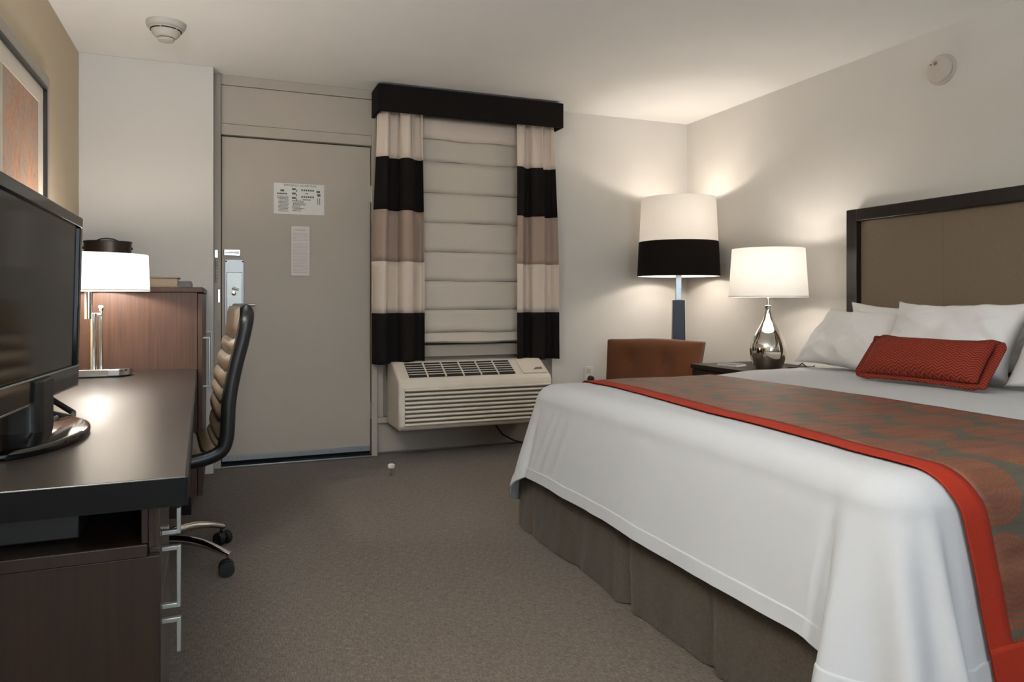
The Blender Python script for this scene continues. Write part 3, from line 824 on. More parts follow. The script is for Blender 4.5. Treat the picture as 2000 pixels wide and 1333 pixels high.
def strip(pa, pb, y0, y1):
    """closed section between two polylines extruded along y, rounded edges and ends"""
    n = len(pa); rows = []; K = 24
    cum = [0.0]
    for i in range(1, n): cum.append(cum[-1] + math.hypot(pa[i][0] - pa[i - 1][0], pa[i][1] - pa[i - 1][1]))
    for k in range(K):
        a = 2 * PI * k / K
        c_, s_ = math.cos(a), math.sin(a)
        e = 0.45
        tt = 0.5 + 0.5 * math.copysign(abs(s_) ** e, s_)
        yy = math.copysign(abs(c_) ** 0.25, c_)
        row = []
        for i in range(n):
            d_ = min(cum[i], cum[-1] - cum[i])
            q = math.sqrt(max(0.0, 1 - (1 - min(1.0, d_ / 0.03)) ** 2)) if d_ < 0.03 else 1.0
            t2 = 0.5 + (tt - 0.5) * max(0.05, q)
            wy = (y1 - y0) / 2 - 0.035 * (1 - sm(d_ / 0.09)) ** 2
            row.append((lerp(pa[i][0], pb[i][0], t2), (y0 + y1) / 2 + wy * yy, lerp(pa[i][1], pb[i][1], t2)))
        rows.append(row)
    m = MB(); m.grid(rows, close_v=True)
    m.f.append(tuple(k * n for k in range(K))); m.f.append(tuple(k * n + n - 1 for k in reversed(range(K))))
    return m
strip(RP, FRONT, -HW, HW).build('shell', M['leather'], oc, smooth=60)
F2 = offs(RP, 0.056)
# ribs down the back and over the seat
cuts = [3, 12, 15, 18, 21, 24, 28, 33, 38, 43, 48, 52, len(RP) - 3]
for q in range(len(cuts) - 1):
    i0, i1 = cuts[q], cuts[q + 1]
    seg_in = F2[i0:i1 + 1]
    n = len(seg_in)
    full = offs(RP, 0.072)[i0:i1 + 1]
    rows = []
    YN = 12
    for j in range(n):
        f = j / (n - 1)
        pr = math.sin(PI * f) ** 0.45 if 0 < f < 1 else 0.0
        rows.append([])
        for k in range(YN + 1):
            g = -1 + 2 * k / YN
            e = (1 - abs(g) ** 6)
            w = pr * e
            rows[-1].append((lerp(seg_in[j][0], full[j][0], w), g * (HW - 0.018), lerp(seg_in[j][1], full[j][1], w)))
    MB().grid(rows).build('cushion_rib', M['leather_sheen'], oc, smooth=70)
B(-0.10, 0.12, -0.10, 0.10, 0.345, 0.405).build('tilt_mechanism', M['black_plastic'], oc, bevel=0.01)
MB().lathe([(0.03, 0.10), (0.03, 0.22), (0.02, 0.222), (0.02, 0.35)], 20).build('gas_column', M['chrome'], oc)
MB().lathe([(0.045, 0.075), (0.05, 0.09), (0.05, 0.115), (0.035, 0.13)], 24).build('hub', M['chrome'], oc)
MB().tube([(0.02, -0.1, 0.37), (0.03, -0.2, 0.365), (0.03, -0.24, 0.36)], 0.006, 8).build('lever', M['black_plastic'], oc)
leg_m = MB()
rows = []
for k in range(9):
    f = k / 8; x = lerp(0.03, 0.33, f)
    z = 0.108 - 0.012 * f - 0.022 * f * f + 0.02 * math.sin(PI * f); w = lerp(0.024, 0.016, f); h = lerp(0.02, 0.011, f)
    rows.append([(x, w * math.cos(a), z + h * math.sin(a)) for a in [2 * PI * q / 12 for q in range(12)]])
leg_m.grid(rows, close_u=True); leg_m.f.append(tuple(range(12))[::-1]); leg_m.f.append(tuple(8 * 12 + q for q in range(12)))
leg_me = leg_m.mesh('leg', smooth=60); leg_me.materials.append(M['chrome'])
wheel = MB().lathe([(0.010, -0.011), (0.026, -0.010), (0.028, -0.006), (0.028, 0.006), (0.026, 0.010), (0.010, 0.011)], 24).mesh('caster_wheel'); wheel.materials.append(M['rubber'])
fork = MB().tube([(0, 0, 0.028), (0, 0, 0.078)], 0.006, 8).prism([(-0.026, 0.03), (0.012, 0.022), (0.014, 0.05), (0.0, 0.06), (-0.018, 0.054)], 'y', -0.007, 0.007).mesh('caster', bevel=0.002); fork.materials.append(M['black_plastic'])
for k in range(5):
    a = math.radians(-32 + 72 * k) - OCR
    lo = put('leg', leg_me, oc, Matrix.Rotation(a, 4, 'Z'))
    cf = put('caster', fork, lo, Matrix.Translation((0.322, 0, 0)) @ Matrix.Rotation(0.6 + k, 4, 'Z'))
    for s_ in (-1, 1):
        # third level would be too deep: wheels stay with the leg
        put('caster_wheel', wheel, lo, Matrix.Translation((0.322, 0, 0)) @ Matrix.Rotation(0.6 + k, 4, 'Z') @ Matrix.Translation((-0.008, s_ * 0.019, 0.0285)) @ Matrix.Rotation(PI / 2, 4, 'X'))

# ================================================================== BED
BX0, BX1, BY0, BY1 = 1.285, 3.293, 1.125, 3.06
bed = thing('bed', 'king size bed with taupe fabric bed skirt', 'bed', (2.29, 2.12, 0))
def bb(name, mat, x0, x1, y0, y1, z0, z1, bev): return B(x0 - 2.29, x1 - 2.29, y0 - 2.12, y1 - 2.12, z0, z1).build(name, M[mat], bed, bevel=bev, seg=3)
bb('box_spring', 'mattress', BX0 + 0.05, BX1, BY0 + 0.05, BY1 - 0.05, 0.10, 0.33, 0.05)
bb('mattress', 'mattress', BX0 + 0.05, BX1, BY0 + 0.05, BY1 - 0.05, 0.335, 0.61, 0.08)
for x in (BX0 + 0.15, BX1 - 0.15):
    for y in (BY0 + 0.15, BY1 - 0.15):
        MB().lathe([(0.025, 0), (0.03, 0.1)], 12, (x - 2.29, y - 2.12)).build('bed_leg', M['black_plastic'], bed)
# skirt: U shaped drape with soft pleats
def upath(x0, y0, y1, r, nseg_side=60, nseg_foot=110, nc=16, rf=None):
    """perimeter from head-far, round the foot, to head-near: list of (x,y,nx,ny)"""
    P = []
    if rf is None: rf = r
    for k in range(nseg_side): P.append((lerp(BX1, x0 + rf, k / nseg_side), y1, 0, 1))
    for k in range(nc):
        a = PI / 2 + (PI / 2) * k / nc
        P.append((x0 + rf + rf * math.cos(a), y1 - rf + rf * math.sin(a), math.cos(a), math.sin(a)))
    for k in range(nseg_foot): P.append((x0, lerp(y1 - rf, y0 + r, k / nseg_foot), -1, 0))
    for k in range(nc):
        a = PI + (PI / 2) * k / nc
        P.append((x0 + r + r * math.cos(a), y0 + r + r * math.sin(a), math.cos(a), math.sin(a)))
    for k in range(nseg_side + 1): P.append((lerp(x0 + r, BX1, k / nseg_side), y0, 0, -1))
    return P
rows = []
SKP = upath(1.262, 1.14, 3.085, 0.13, rf=0.035)
for j in range(9):
    f = j / 8; z = lerp(0.345, 0.004, f)
    row = []
    for (x, y, nx, ny) in SKP:
        s_ = (3.085 - y) if nx < -0.5 else x
        wv = 0.014 * noise.noise(Vector((s_ * 5.0, f * 0.8, 3.3))) + 0.010 * noise.noise(Vector((s_ * 11 + f * 1.5, f * 1.6, 8.1))) + 0.004 * noise.noise(Vector((s_ * 26 + f * 4, f * 4, 1.1)))
        if nx < -0.5:
            for c_, a_ in ((2.15, -0.030), (2.19, 0.014), (2.08, 0.010), (1.70, -0.022), (1.66, 0.010), (2.95, -0.01)):
                wv += a_ * math.exp(-((y - c_ + 0.03 * f) / 0.022) ** 2) * (0.35 + 0.65 * f)
        wv *= (0.25 + 0.75 * f)
        row.append((x + nx * (wv + 0.012 * f) - 2.29, y + ny * (wv + 0.012 * f) - 2.12, z))
    rows.append(row)
MB().grid(rows).build('bed_skirt', M['skirt'], bed, smooth=70)

# ---- comforter
TOPZ = 0.655
def topz(x, y):
    crown = 0.012 * (1 - ((y - 2.12) / 0.95) ** 2)
    head = 0.022 * sm((x - 2.15) / 0.4)
    return TOPZ - 0.010 + crown + head + 0.004 * noise.noise(Vector((x * 3.0, y * 3.0, 0.5))) + 0.0016 * noise.noise(Vector((x * 14, y * 9, 2.5)))
CR = 0.09
ROUND = 0.125
QX0, QY0, QY1 = 1.29, 1.10, 3.065
def sigma(x, y, nx, ny, near):
    """arc length past the foot corner (negative along the foot edge)"""
    if nx < -0.9999: return -(y - (QY0 + ROUND)) if near else -((QY1 - ROUND) - y)
    if near:
        return ROUND * PI / 2 + (x - (QX0 + ROUND)) if ny < -0.9999 else (ROUND * math.atan2(-ny, -nx) if ny < 0 else -9)
    return ROUND * PI / 2 + (x - (QX0 + ROUND)) if ny > 0.9999 else (ROUND * math.atan2(ny, -nx) if ny > 0 else -9)
def g(v_, c_, w_): return math.exp(-((v_ - c_) / w_) ** 2)
def cloth(x, y, nx, ny, t):
    """x,y on the mattress perimeter, outward normal, t in 0..1 down from the top edge to the hem"""
    sn, sf = sigma(x, y, nx, ny, True), sigma(x, y, nx, ny, False)
    hem = 0.262
    hem = lerp(hem, 0.195, sm((sn + 0.055) / 0.05)) - 0.03 * g(sn, 0.08, 0.09)
    hem = lerp(hem, 0.20, sm(sf / 0.2)) - 0.12 * g(sf, 0.10, 0.075)
    hem += 0.006 * noise.noise(Vector((x * 4, y * 4, 7.7)))
    zt = topz(x - nx * CR, y - ny * CR)
    if t < 0.3:
        a = t / 0.3 * (PI / 2)
        return -CR + CR * math.sin(a), zt - CR * 0.95 * (1 - math.cos(a)), 0.0
    f = (t - 0.3) / 0.7
    z = lerp(zt - CR * 0.95, hem, f)
    o_ = lerp(0.075, 0.015, max(sm((sn - 0.1) / 0.2), 0.0)) * f ** 0.9 + 0.02 * g(sn, 0.09, 0.10) * f + 0.03 * g(sf, 0.1, 0.08) * f
    return o_, z, 0.0
PLEATS = ((-0.036, -0.042, 0.014), (0.000, 0.032, 0.022), (0.060, -0.022, 0.022), (0.105, 0.030, 0.020), (0.145, -0.018, 0.018), (0.178, 0.030, 0.018), (0.208, -0.026, 0.016), (0.25, 0.006, 0.03))
def foldf(x, y, nx, ny, t, cw):
    f = max(0.0, (t - 0.24) / 0.76)
    sn, sf = sigma(x, y, nx, ny, True), sigma(x, y, nx, ny, False)
    v_ = 0.0
    if sn > -0.3:
        for c_, a_, w_ in PLEATS:
            v_ += a_ * g(sn, c_ + 0.02 * (f - 0.5), w_) * f ** 1.1
    if sf > -0.3:
        v_ += (-0.014 * g(sf, -0.03, 0.02) + 0.016 * g(sf, 0.05, 0.04) - 0.012 * g(sf, 0.13, 0.03)) * f
    if -1.95 < sf < 0 and nx < -0.99:      # soft diagonal drags near the far foot corner
        for c_ in (0.10, 0.17, 0.26):
            v_ += 0.006 * g(sf + c_, -0.10 * (1 - f), 0.018) * f * (1 - f) * 3.0
    v_ += 0.010 * f * noise.noise(Vector((x * 3.2, y * 3.2, 1.0))) + 0.0035 * f * noise.noise(Vector((x * 9, y * 9, t * 2))) + 0.0012 * noise.noise(Vector((x * 24, y * 24, t * 9)))
    return v_
PER = upath(QX0, QY0, QY1, ROUND, 110, 150, 26)
rows = []
for ins in (0.982, 0.8, 0.65, 0.52, 0.42, 0.34, 0.28, 0.22, 0.17, 0.13, 0.105):
    r = max(ROUND - ins, 0.0005)
    Q = upath(QX0 + ins, QY0 + ins, QY1 - ins, r, 110, 150, 26)
    rows.append([(x, y, topz(x, y)) for (x, y, nx, ny) in Q])
NT_ = 30
for j in range(NT_ + 1):
    t = j / NT_
    row = []
    for (x, y, nx, ny) in PER:
        o_, z, cw = cloth(x, y, nx, ny, t)
        o_ += foldf(x, y, nx, ny, t, cw)
        row.append((x + nx * o_, y + ny * o_, z))
    rows.append(row)
cf_ = MB().grid(rows)
cme = cf_.mesh('comforter', smooth=0)
bm = bmesh.new(); bm.from_mesh(cme)
bmesh.ops.remove_doubles(bm, verts=bm.verts, dist=0.003)
bmesh.ops.recalc_face_normals(bm, faces=bm.faces)
for f in bm.faces: f.smooth = True
bm.to_mesh(cme); bm.free()
cme.materials.append(M['sheet'])
cfo = put('comforter', cme)
tag(cfo, 'white bed cover draped over the bed with hem hanging at the foot', 'bedspread')
so = cfo.modifiers.new('thick', 'SOLIDIFY'); so.thickness = 0.006; so.offset = -1
# raised hem band
rows = []
for t in (0.90, 0.905, 0.91, 0.95, 0.995):
    row = []
    for (x, y, nx, ny) in PER:
        o_, z, cw = cloth(x, y, nx, ny, t)
        o_ += foldf(x, y, nx, ny, t, cw) + (0.0 if t < 0.903 else 0.0035)
        row.append((x + nx * o_, y + ny * o_, z))
    rows.append(row)
MB().grid(rows).build('hem', M['sheet'], cfo, smooth=60)

# ---- bed runner
rn = thing('bed_runner', 'taupe bed runner with rust dotted medallions and red border', 'bed runner', (1.85, 2.12, TOPZ))
rx, ry, rz_ = 1.85, 2.12, TOPZ
OFF = 0.009
def runner_path(K_top=46, K_side=26):
    """parameters: ('f',t) far drop, ('t',y) top, ('n',t) near drop"""
    L_ = []
    for k in range(12): L_.append(('f', lerp(0.65, 0.0, k / 11)))
    for k in range(1, K_top): L_.append(('t', lerp(QY1 - CR, QY0 + CR, k / K_top)))
    for k in range(K_side + 1): L_.append(('n', lerp(0.0, 1.03, k / K_side)))
    return L_
def xl(kind, q):
    if kind == 'f': return 1.55
    if kind == 't': return 1.432 + 0.11 * sm((q - 1.5) / 1.6) * 1.0
    return 1.432 + 0.02 * sm(q / 0.3) + 0.085 * max(0, (q - 0.2) / 0.8)
def runner_pt(kind, q, x):
    if kind == 't':
        return Vector((x, q, topz(x, q) + OFF))
    y, ny = (QY1, 1) if kind == 'f' else (QY0, -1)
    o_, z, cw = cloth(x, y, 0, ny, q)
    o_ += foldf(x, y, 0, ny, q, cw)
    a = min(1.0, q / 0.3) * PI / 2
    return Vector((x, y + ny * (o_ + OFF * math.sin(a) + 0.004 * sm(q / 0.3)), z + OFF * math.cos(a)))
RPATH = runner_path()
XRGT = 2.225
cols_b = [0.0, 0.003, 0.025, 0.05, 0.073]
def build_runner(name, us, path, mat, lift=0.0):
    mb = MB(); mb.uv = []
    rows = []; acc = 0.0; prev = None
    for (kind, q) in path:
        x0 = xl(kind, q)
        row = []
        for u_ in us:
            x = x0 + u_ * 1.0 if u_ <= 0.0731 else lerp(x0 + 0.073, XRGT + (0.11 * max(0, (q - 0.2) / 0.8) if kind == 'n' else 0), (u_ - 0.073) / 0.7)
            p = runner_pt(kind, q, x)
            if lift: p = p + (Vector((0, -lift, 0)) if kind == 'n' and q > 0.2 else Vector((0, 0, lift)))
            row.append(p - Vector((rx, ry, rz_)))
        mid = row[len(row) // 2]
        if prev is not None: acc += (mid - prev).length
        prev = mid
        rows.append(row)
        mb.uv += [(u_, acc) for u_ in us]
    mb.grid(rows)
    me = mb.mesh(name, smooth=80); me.materials.append(mat)
    o = put(name, me, rn)
    so = o.modifiers.new('thick', 'SOLIDIFY'); so.thickness = 0.004; so.offset = -1
    return o
field_us = [0.073 + 0.7 * k / 34 for k in range(35)]
build_runner('side_border', cols_b, RPATH, M['red_border'], 0.001)
build_runner('field', field_us, RPATH, M['runner'])
end_path = [('n', lerp(0.84, 1.035, k / 8)) for k in range(9)]
build_runner('end_border', cols_b + field_us[1:], end_path, M['red_border'], 0.0035)

# ---- headboard
hb = thing('headboard', 'taupe upholstered headboard with dark espresso frame on the wall', 'headboard', (XR, 2.085, 0.3))
HY, HT, FXH = 1.075, 1.235, -0.076
def hbx(name, mat, *a, bev=0.003): return B(*a).build(name, M[mat], hb, bevel=bev)
hbx('frame_stile', 'wood_espresso', FXH, 0, HY - 0.07, HY, 0, HT)
hbx('frame_stile', 'wood_espresso', FXH, 0, -HY, -HY + 0.07, 0, HT)
hbx('frame_rail', 'wood_espresso', FXH, 0, -HY + 0.07, HY - 0.07, HT - 0.068, HT)
hbx('frame_rail', 'wood_espresso', FXH, 0, -HY + 0.07, HY - 0.07, 0.0, 0.06)
for k in range(4):
    w = (2 * HY - 0.14) / 4
    hbx('upholstered_panel', 'headboard', -0.04, -0.005, -HY + 0.07 + k * w, -HY + 0.07 + (k + 1) * w, 0.06, HT - 0.068, bev=0.002)

# ---- pillows
def pillow_mesh(name, w, h, th, mat, seed, dent=0.05, n=44, wr=0.014, flange=0.0):
    mb = MB(); r = random.Random(seed); s0 = r.uniform(0, 50)
    def prof(a): return max(0.0, 1 - abs(a) ** 2.6)
    for side in (1, -1):
        rows = []
        for i in range(n + 1):
            v_ = -1 + 2 * i / n
            row = []
            for j in range(n + 1):
                u_ = -1 + 2 * j / n
                bx = u_ * w / 2 * (1 - dent * (1 - v_ * v_) * abs(u_) ** 3)
                bz = v_ * h / 2 * (1 - dent * 1.6 * (1 - u_ * u_) * abs(v_) ** 3)
                t_ = th / 2 * (prof(u_) * prof(v_)) ** 0.55
                edge = 1 - max(abs(u_), abs(v_)) ** 8
                wn = wr * noise.noise(Vector((u_ * 2.2 + s0, v_ * 2.2, side * 3.0))) * edge + wr * 0.6 * noise.noise(Vector((u_ * 5 + v_ * 4 + s0, v_ * 2.5 - u_, side * 5))) * edge + wr * 0.35 * noise.noise(Vector((u_ * 9 - v_ * 9 + s0, (v_ + u_) * 2.0, side * 7))) * edge
                row.append((bx, -side * (t_ + wn * side * side) if side == 1 else (t_ + wn), bz))
            rows.append(row)
        mb.grid(rows)
    me = mb.mesh(name, smooth=0)
    bm = bmesh.new(); bm.from_mesh(me)
    bmesh.ops.remove_doubles(bm, verts=bm.verts, dist=0.0008)
    bmesh.ops.recalc_face_normals(bm, faces=bm.faces)
    bm.to_mesh(me); bm.free()
    for p in me.polygons: p.use_smooth = True
    me.materials.append(mat)
    return me
def pillow(label, y, xb, zb, w, h, lean, th=0.17, yaw=0.0, roll=0.0, seed=1, name='pillow', mat=None, group='white bed pillows', dent=0.05, cat='pillow', wr=0.016):
    """xb,zb: centre of the bottom edge; lean angle from vertical toward the headboard"""
    me = pillow_mesh(name, w, h, th, mat or M['pillow'], seed, dent, wr=wr)
    o = put(name, me)
    # local x (width) -> world -Y ; local -y (front) -> world -X ; local z -> up leaning to +X
    R = Matrix(((0, 1, 0), (-1, 0, 0), (0, 0, 1))).to_4x4()
    mt = Matrix.Translation((xb, y, zb)) @ Matrix.Rotation(yaw, 4, 'Z') @ Matrix.Rotation(lean, 4, 'Y') @ Matrix.Rotation(roll, 4, 'X') @ Matrix.Translation((0, 0, h / 2)) @ R
    o.matrix_world = mt
    tag(o, label, cat, group)
    return o
BZ = 0.672
pillow('white pillow against the headboard behind the leftmost front pillow', 2.76, 3.20, BZ + 0.012, 0.62, 0.325, math.radians(6), 0.11, seed=21, roll=0.03, dent=0.10)
pillow('white pillow against the headboard behind the centre pillow and red cushion', 2.06, 3.20, BZ + 0.012, 0.64, 0.32, math.radians(6), 0.11, seed=22, roll=-0.02, dent=0.10)
pillow('white front pillow at the far left edge of the bed, next to the bedside lamp', 2.785, 2.80, BZ + 0.014, 0.54, 0.365, math.radians(39), 0.15, seed=23, yaw=math.radians(-3), roll=0.045, dent=0.10)
pillow('white centre pillow directly behind the red cushion', 2.215, 2.79, BZ + 0.022, 0.64, 0.385, math.radians(32), 0.16, seed=24, yaw=math.radians(2), roll=0.0, dent=0.16)
pillow('white front pillow cut off by the right edge of the photo', 1.57, 2.78, BZ + 0.022, 0.64, 0.39, math.radians(32), 0.16, seed=25, yaw=math.radians(4), dent=0.08)
# red lumbar cushion with flange
ck = thing('lumbar_cushion', 'red chevron lumbar cushion with flat flange edge on the bed', 'cushion')
R = Matrix(((0, 1, 0), (-1, 0, 0), (0, 0, 1))).to_4x4()
ck.matrix_world = Matrix.Translation((2.565, 2.125, BZ + 0.026)) @ Matrix.Rotation(math.radians(3), 4, 'Z') @ Matrix.Rotation(math.radians(38), 4, 'Y') @ Matrix.Translation((0, 0, 0.112)) @ R
put('cushion_body', pillow_mesh('cushion_body', 0.51, 0.185, 0.12, M['chevron'], 31, 0.02, wr=0.004), ck)
mb = MB()
rows = []
NF = 80
for rr_, yy in ((0.80, 0.0), (1.0, 0.0)):
    row = []
    for k in range(NF):
        a = 2 * PI * k / NF
        c_, s_ = math.cos(a), math.sin(a)
        e = 0.22
        hx, hz = (0.255, 0.092) if rr_ < 1 else (0.295, 0.118)
        x = hx * math.copysign(abs(c_) ** e, c_); z = hz * math.copysign(abs(s_) ** e, s_)
        if rr_ == 1.0: x *= 1 - 0.03 * (1 - abs(s_) ** 2); z *= 1 - 0.10 * (1 - (x / 0.30) ** 2)
        else: x *= 0.95; z *= 0.9
        row.append((x, 0.006 * math.sin(a * 9) * (rr_ > 0.9) + 0.012, z))
    rows.append(row)
mb.grid(rows, close_u=True)
me = mb.mesh('flange', smooth=60); me.materials.append(M['chevron'])
fo = put('flange', me, ck); so = fo.modifiers.new('thick', 'SOLIDIFY'); so.thickness = 0.008; so.offset = 0

# ================================================================== NIGHTSTAND
ns = thing('nightstand', 'dark wooden nightstand in the corner beyond the bed', 'nightstand', (3.08, 3.59, 0))
nx0, nx1, ny0, ny1, nh = 2.79 - 3.08, 3.365 - 3.08, 3.25 - 3.59, 3.93 - 3.59, 0.617
def nbx(name, mat, *a, bev=0.003, par=None): return B(*a).build(name, M[mat], par or ns, bevel=bev)
nbx('top', 'night_wood', nx0, nx1, ny0, ny1, nh - 0.03, nh)
nbx('side_panel', 'night_wood', nx0 + 0.02, nx1, ny0 + 0.01, ny0 + 0.03, 0.08, nh - 0.03)
nbx('side_panel', 'night_wood', nx0 + 0.02, nx1, ny1 - 0.03, ny1 - 0.01, 0.08, nh - 0.03)
nbx('back_panel', 'night_wood', nx1 - 0.015, nx1, ny0 + 0.03, ny1 - 0.03, 0.08, nh - 0.03)
for z0, z1 in ((0.085, 0.33), (0.335, nh - 0.033)):
    d_ = nbx('drawer', 'night_wood', nx0 + 0.005, nx0 + 0.025, ny0 + 0.012, ny1 - 0.012, z0, z1)
    nbx('pull_handle', 'satin', nx0 - 0.02, nx0 - 0.012, -0.08, 0.08, (z0 + z1) / 2 - 0.006, (z0 + z1) / 2 + 0.006, par=d_)
nbx('plinth', 'wood_espresso', nx0 + 0.05, nx1, ny0 + 0.03, ny1 - 0.03, 0, 0.08)
np_ = thing('notepad', 'small white notepad on the nightstand beside the lamp', 'notepad', (2.93, 3.70, nh), 0.3)
B(-0.05, 0.05, -0.07, 0.07, 0, 0.012).build('pages', M['paper'], np_, bevel=0.001)
B(-0.05, 0.05, -0.07, 0.07, 0.012, 0.015).build('cover', M['slate'], np_, bevel=0.001)
cdl = MB().tube([(3.12, 3.42, nh + 0.006), (3.16, 3.40, nh + 0.008), (3.18, 3.37, nh + 0.035), (3.20, 3.36, nh + 0.012), (3.23, 3.37, nh + 0.008), (3.29, 3.40, nh + 0.008), (3.35, 3.45, nh + 0.008)], 0.004, 8).build('lamp_cord', M['black_plastic'])
tag(cdl, 'black cord looping on the nightstand behind the mirrored lamp', 'cord')

# ---- bedside lamp
bl = thing('bedside_lamp', 'mirrored teardrop table lamp with white drum shade on the nightstand', 'lamp', (3.0, 3.455, nh))
body = [(0.074, 0.0), (0.078, 0.006), (0.088, 0.03), (0.100, 0.07), (0.106, 0.105), (0.103, 0.14), (0.092, 0.175), (0.073, 0.215), (0.052, 0.25), (0.034, 0.285), (0.022, 0.32), (0.0165, 0.345), (0.0165, 0.362)]
BP = []
for i in range(len(body) - 1):
    a = body[max(i - 1, 0)]; b = body[i]; c = body[i + 1]; d = body[min(i + 2, len(body) - 1)]
    for k in range(5):
        t = k / 5
        BP.append(tuple(0.5 * ((2 * b[q]) + (-a[q] + c[q]) * t + (2 * a[q] - 5 * b[q] + 4 * c[q] - d[q]) * t * t + (-a[q] + 3 * b[q] - 3 * c[q] + d[q]) * t ** 3) for q in (0, 1)))
BP.append(body[-1])
MB().lathe(BP, 64).build('glass_body', M['mercury'], bl, smooth=60)
MB().lathe([(0.018, 0.36), (0.020, 0.364), (0.020, 0.374), (0.008, 0.378), (0.007, 0.43)], 24).build('neck', M['chrome'], bl)
sh = shell(0.224, 0.206, 0.425, 0.71).build('lamp_shade', M['lampshade'], bl)
shell(0.2252, 0.2248, 0.425, 0.431).build('shade_trim', M['lampshade_floor'], sh)
MB().tube([(0, 0, 0.43), (0, 0, 0.52)], 0.016, 12).build('socket', M['satin'], bl)
for k in range(3):
    a = k * 2 * PI / 3 + 0.2
    MB().tube([(0, 0, 0.69), (0.204 * math.cos(a), 0.204 * math.sin(a), 0.70)], 0.002, 6).build('shade_spoke', M['satin'], sh)
bulb(bl, (0, 0, 0.525), P_BED * 0.5)
bulb(bl, (0, 0, 0.64), P_BED * 0.5)

# ================================================================== FLOOR LAMP
fl = thing('floor_lamp', 'tall floor lamp with white and black banded drum shade in the corner', 'floor lamp', (3.035, 4.42, 0))
MB().prism(rr2(0.15, 0.15, 0.02), 'z', 0.0, 0.02).build('base', M['lamp_blue'], fl, bevel=0.003)
def sqrow(h_, z): return [(-h_, -h_, z), (h_, -h_, z), (h_, h_, z), (-h_, h_, z)]
m = MB().grid([sqrow(0.054, 0.02), sqrow(0.041, 1.025)], close_u=True); m.f += [(0, 1, 2, 3), (4, 5, 6, 7)]
co = m.build('column', M['lamp_blue'], fl, bevel=0.003); co.rotation_euler = (0, 0, math.radians(-28))
m = B(-0.02, 0.02, -0.02, 0.02, 1.025, 1.30); co = m.build('neck', M['neck_metal'], fl, bevel=0.002); co.rotation_euler = (0, 0, math.radians(-28))
fz0, fzm, fz1, fr0, fr1 = 1.196, 1.440, 1.752, 0.288, 0.262
rmid = lerp(fr0, fr1, (fzm - fz0) / (fz1 - fz0))
sh = shell(fr0, fr1, fz0, fz1, 72).build('lamp_shade', M['lampshade_floor'], fl)
shell(fr0 + 0.003, rmid + 0.003, fz0 - 0.002, fzm, 72).build('shade_band', M['valance'], fl)
for k in range(3):
    a = k * 2 * PI / 3 + 0.9
    MB().tube([(0, 0, 1.30), (fr0 * 0.97 * math.cos(a), fr0 * 0.97 * math.sin(a), 1.26)], 0.0025, 6).build('shade_spoke', M['satin'], sh)
bulb(fl, (0, 0.045, 1.34), P_FLOOR * 0.5, 0.035)
bulb(fl, (0, 0, 1.63), P_FLOOR * 0.5, 0.035)

# ================================================================== ACCENT CHAIR
ch = thing('accent_chair', 'rust brown tufted upholstered chair in the corner', 'chair', (2.675 - 0.8 * 0.25, 4.25 - 0.6 * 0.25, 0), math.radians(-53.13))
# local -y faces the room; back plane around y=+0.25
def backpt(u_, v_, side):
    """u -1..1 across, v 0..1 up, side 0 front 1 rear"""
    z = lerp(0.40, 0.752, v_)
    wdt = lerp(0.315, 0.345, v_)
    yb = 0.25 + 0.10 * v_ - (0.0 if side else 0.0)
    x = u_ * wdt
    zz = z - 0.014 * (1 - u_ * u_) * 0 + 0.006 * math.cos(u_ * 3) * v_
    if side == 0:
        puff = 0.035 * (1 - abs(u_) ** 5) * (1 - abs(2 * v_ - 1) ** 5)
        for bu in (-0.45, 0.28):
            dd = ((u_ - bu) / 0.16) ** 2 + ((v_ - 0.60) / 0.17) ** 2
            puff -= 0.034 * math.exp(-dd)
        return (x, yb - puff, zz)
    return (x, yb + 0.085, zz)
N1, N2 = 40, 16
rf = [[backpt(-1 + 2 * i / N1, j / N2, 0) for i in range(N1 + 1)] for j in range(N2 + 1)]
rb = [[backpt(-1 + 2 * i / N1, j / N2, 1) for i in range(N1 + 1)] for j in range(N2 + 1)]
m = MB(); m.grid(rf); m.grid(rb); n_ = N1 + 1; tot = n_ * (N2 + 1)
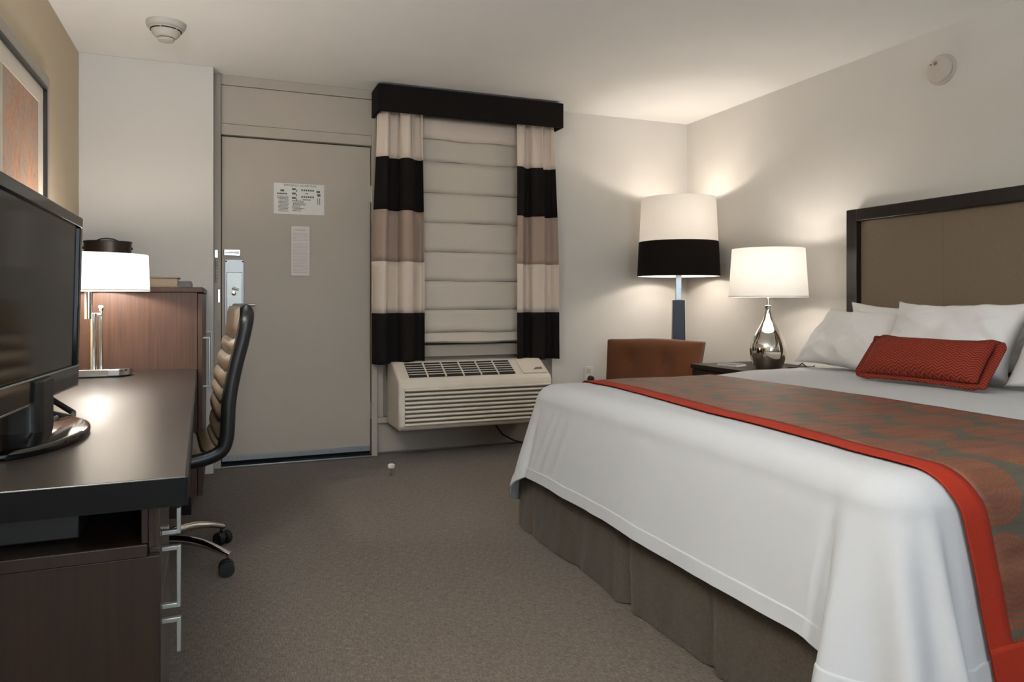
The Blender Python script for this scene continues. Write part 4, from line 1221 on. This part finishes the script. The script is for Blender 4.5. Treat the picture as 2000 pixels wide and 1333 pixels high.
for i in range(N1):
    m.f.append((i, i + 1, tot + i + 1, tot + i)); k0 = N2 * n_
    m.f.append((k0 + i, k0 + i + 1, tot + k0 + i + 1, tot + k0 + i))
for j in range(N2):
    m.f.append((j * n_, (j + 1) * n_, tot + (j + 1) * n_, tot + j * n_))
    m.f.append((j * n_ + N1, (j + 1) * n_ + N1, tot + (j + 1) * n_ + N1, tot + j * n_ + N1))
bk = m.build('backrest', M['orange_chair'], ch, bevel=0.012, seg=3, smooth=60)
for bu in (-0.45, 0.28):
    x, y, z = backpt(bu, 0.60, 0)
    MB().lathe([(0.010, -0.004), (0.009, 0.003), (0.0, 0.006)], 12).build('tuft_button', M['orange_chair'], bk).matrix_local = Matrix.Translation((x, y - 0.001, z)) @ Matrix.Rotation(PI / 2, 4, 'X')
B(-0.30, 0.30, -0.22, 0.27, 0.31, 0.44).build('seat', M['orange_chair'], ch, bevel=0.03, seg=3)
for sx in (-1, 1):
    for sy in (-0.17, 0.24):
        MB().tube([(sx * 0.25, sy, 0.315), (sx * 0.27, sy * 1.08, 0.0)], [0.022, 0.014], 12).build('leg', M['wood_espresso'], ch)

# ================================================================== FILL UPLIGHTER (added out of view to brighten the room)
cl = thing('fill_uplighter', 'unseen tall uplighter added as fill light between the camera and the near end of the desk', 'floor lamp', (-0.53, 1.0, 0))
MB().lathe([(0.15, 0), (0.15, 0.02), (0.03, 0.035)], 40).build('base', M['alu'], cl)
MB().lathe([(0.014, 0.03), (0.014, 1.70)], 16).build('pole', M['alu'], cl)
MB().lathe([(0.02, 1.69), (0.10, 1.73), (0.18, 1.80), (0.2, 1.84), (0.195, 1.84), (0.09, 1.74), (0.0, 1.71)], 40, cap=False).build('bowl', M['white_plastic'], cl)
la = bpy.data.lights.new('fill_uplight', 'AREA'); la.shape = 'DISK'; la.size = 0.3; la.energy = P_UPLIGHT_FILL; la.color = (0.88, 0.94, 1.0)
lo = bpy.data.objects.new('fill_uplight', la); COL.objects.link(lo); lo.parent = cl; lo.location = (0, 0, 1.835); lo.rotation_euler = (PI, 0, 0)
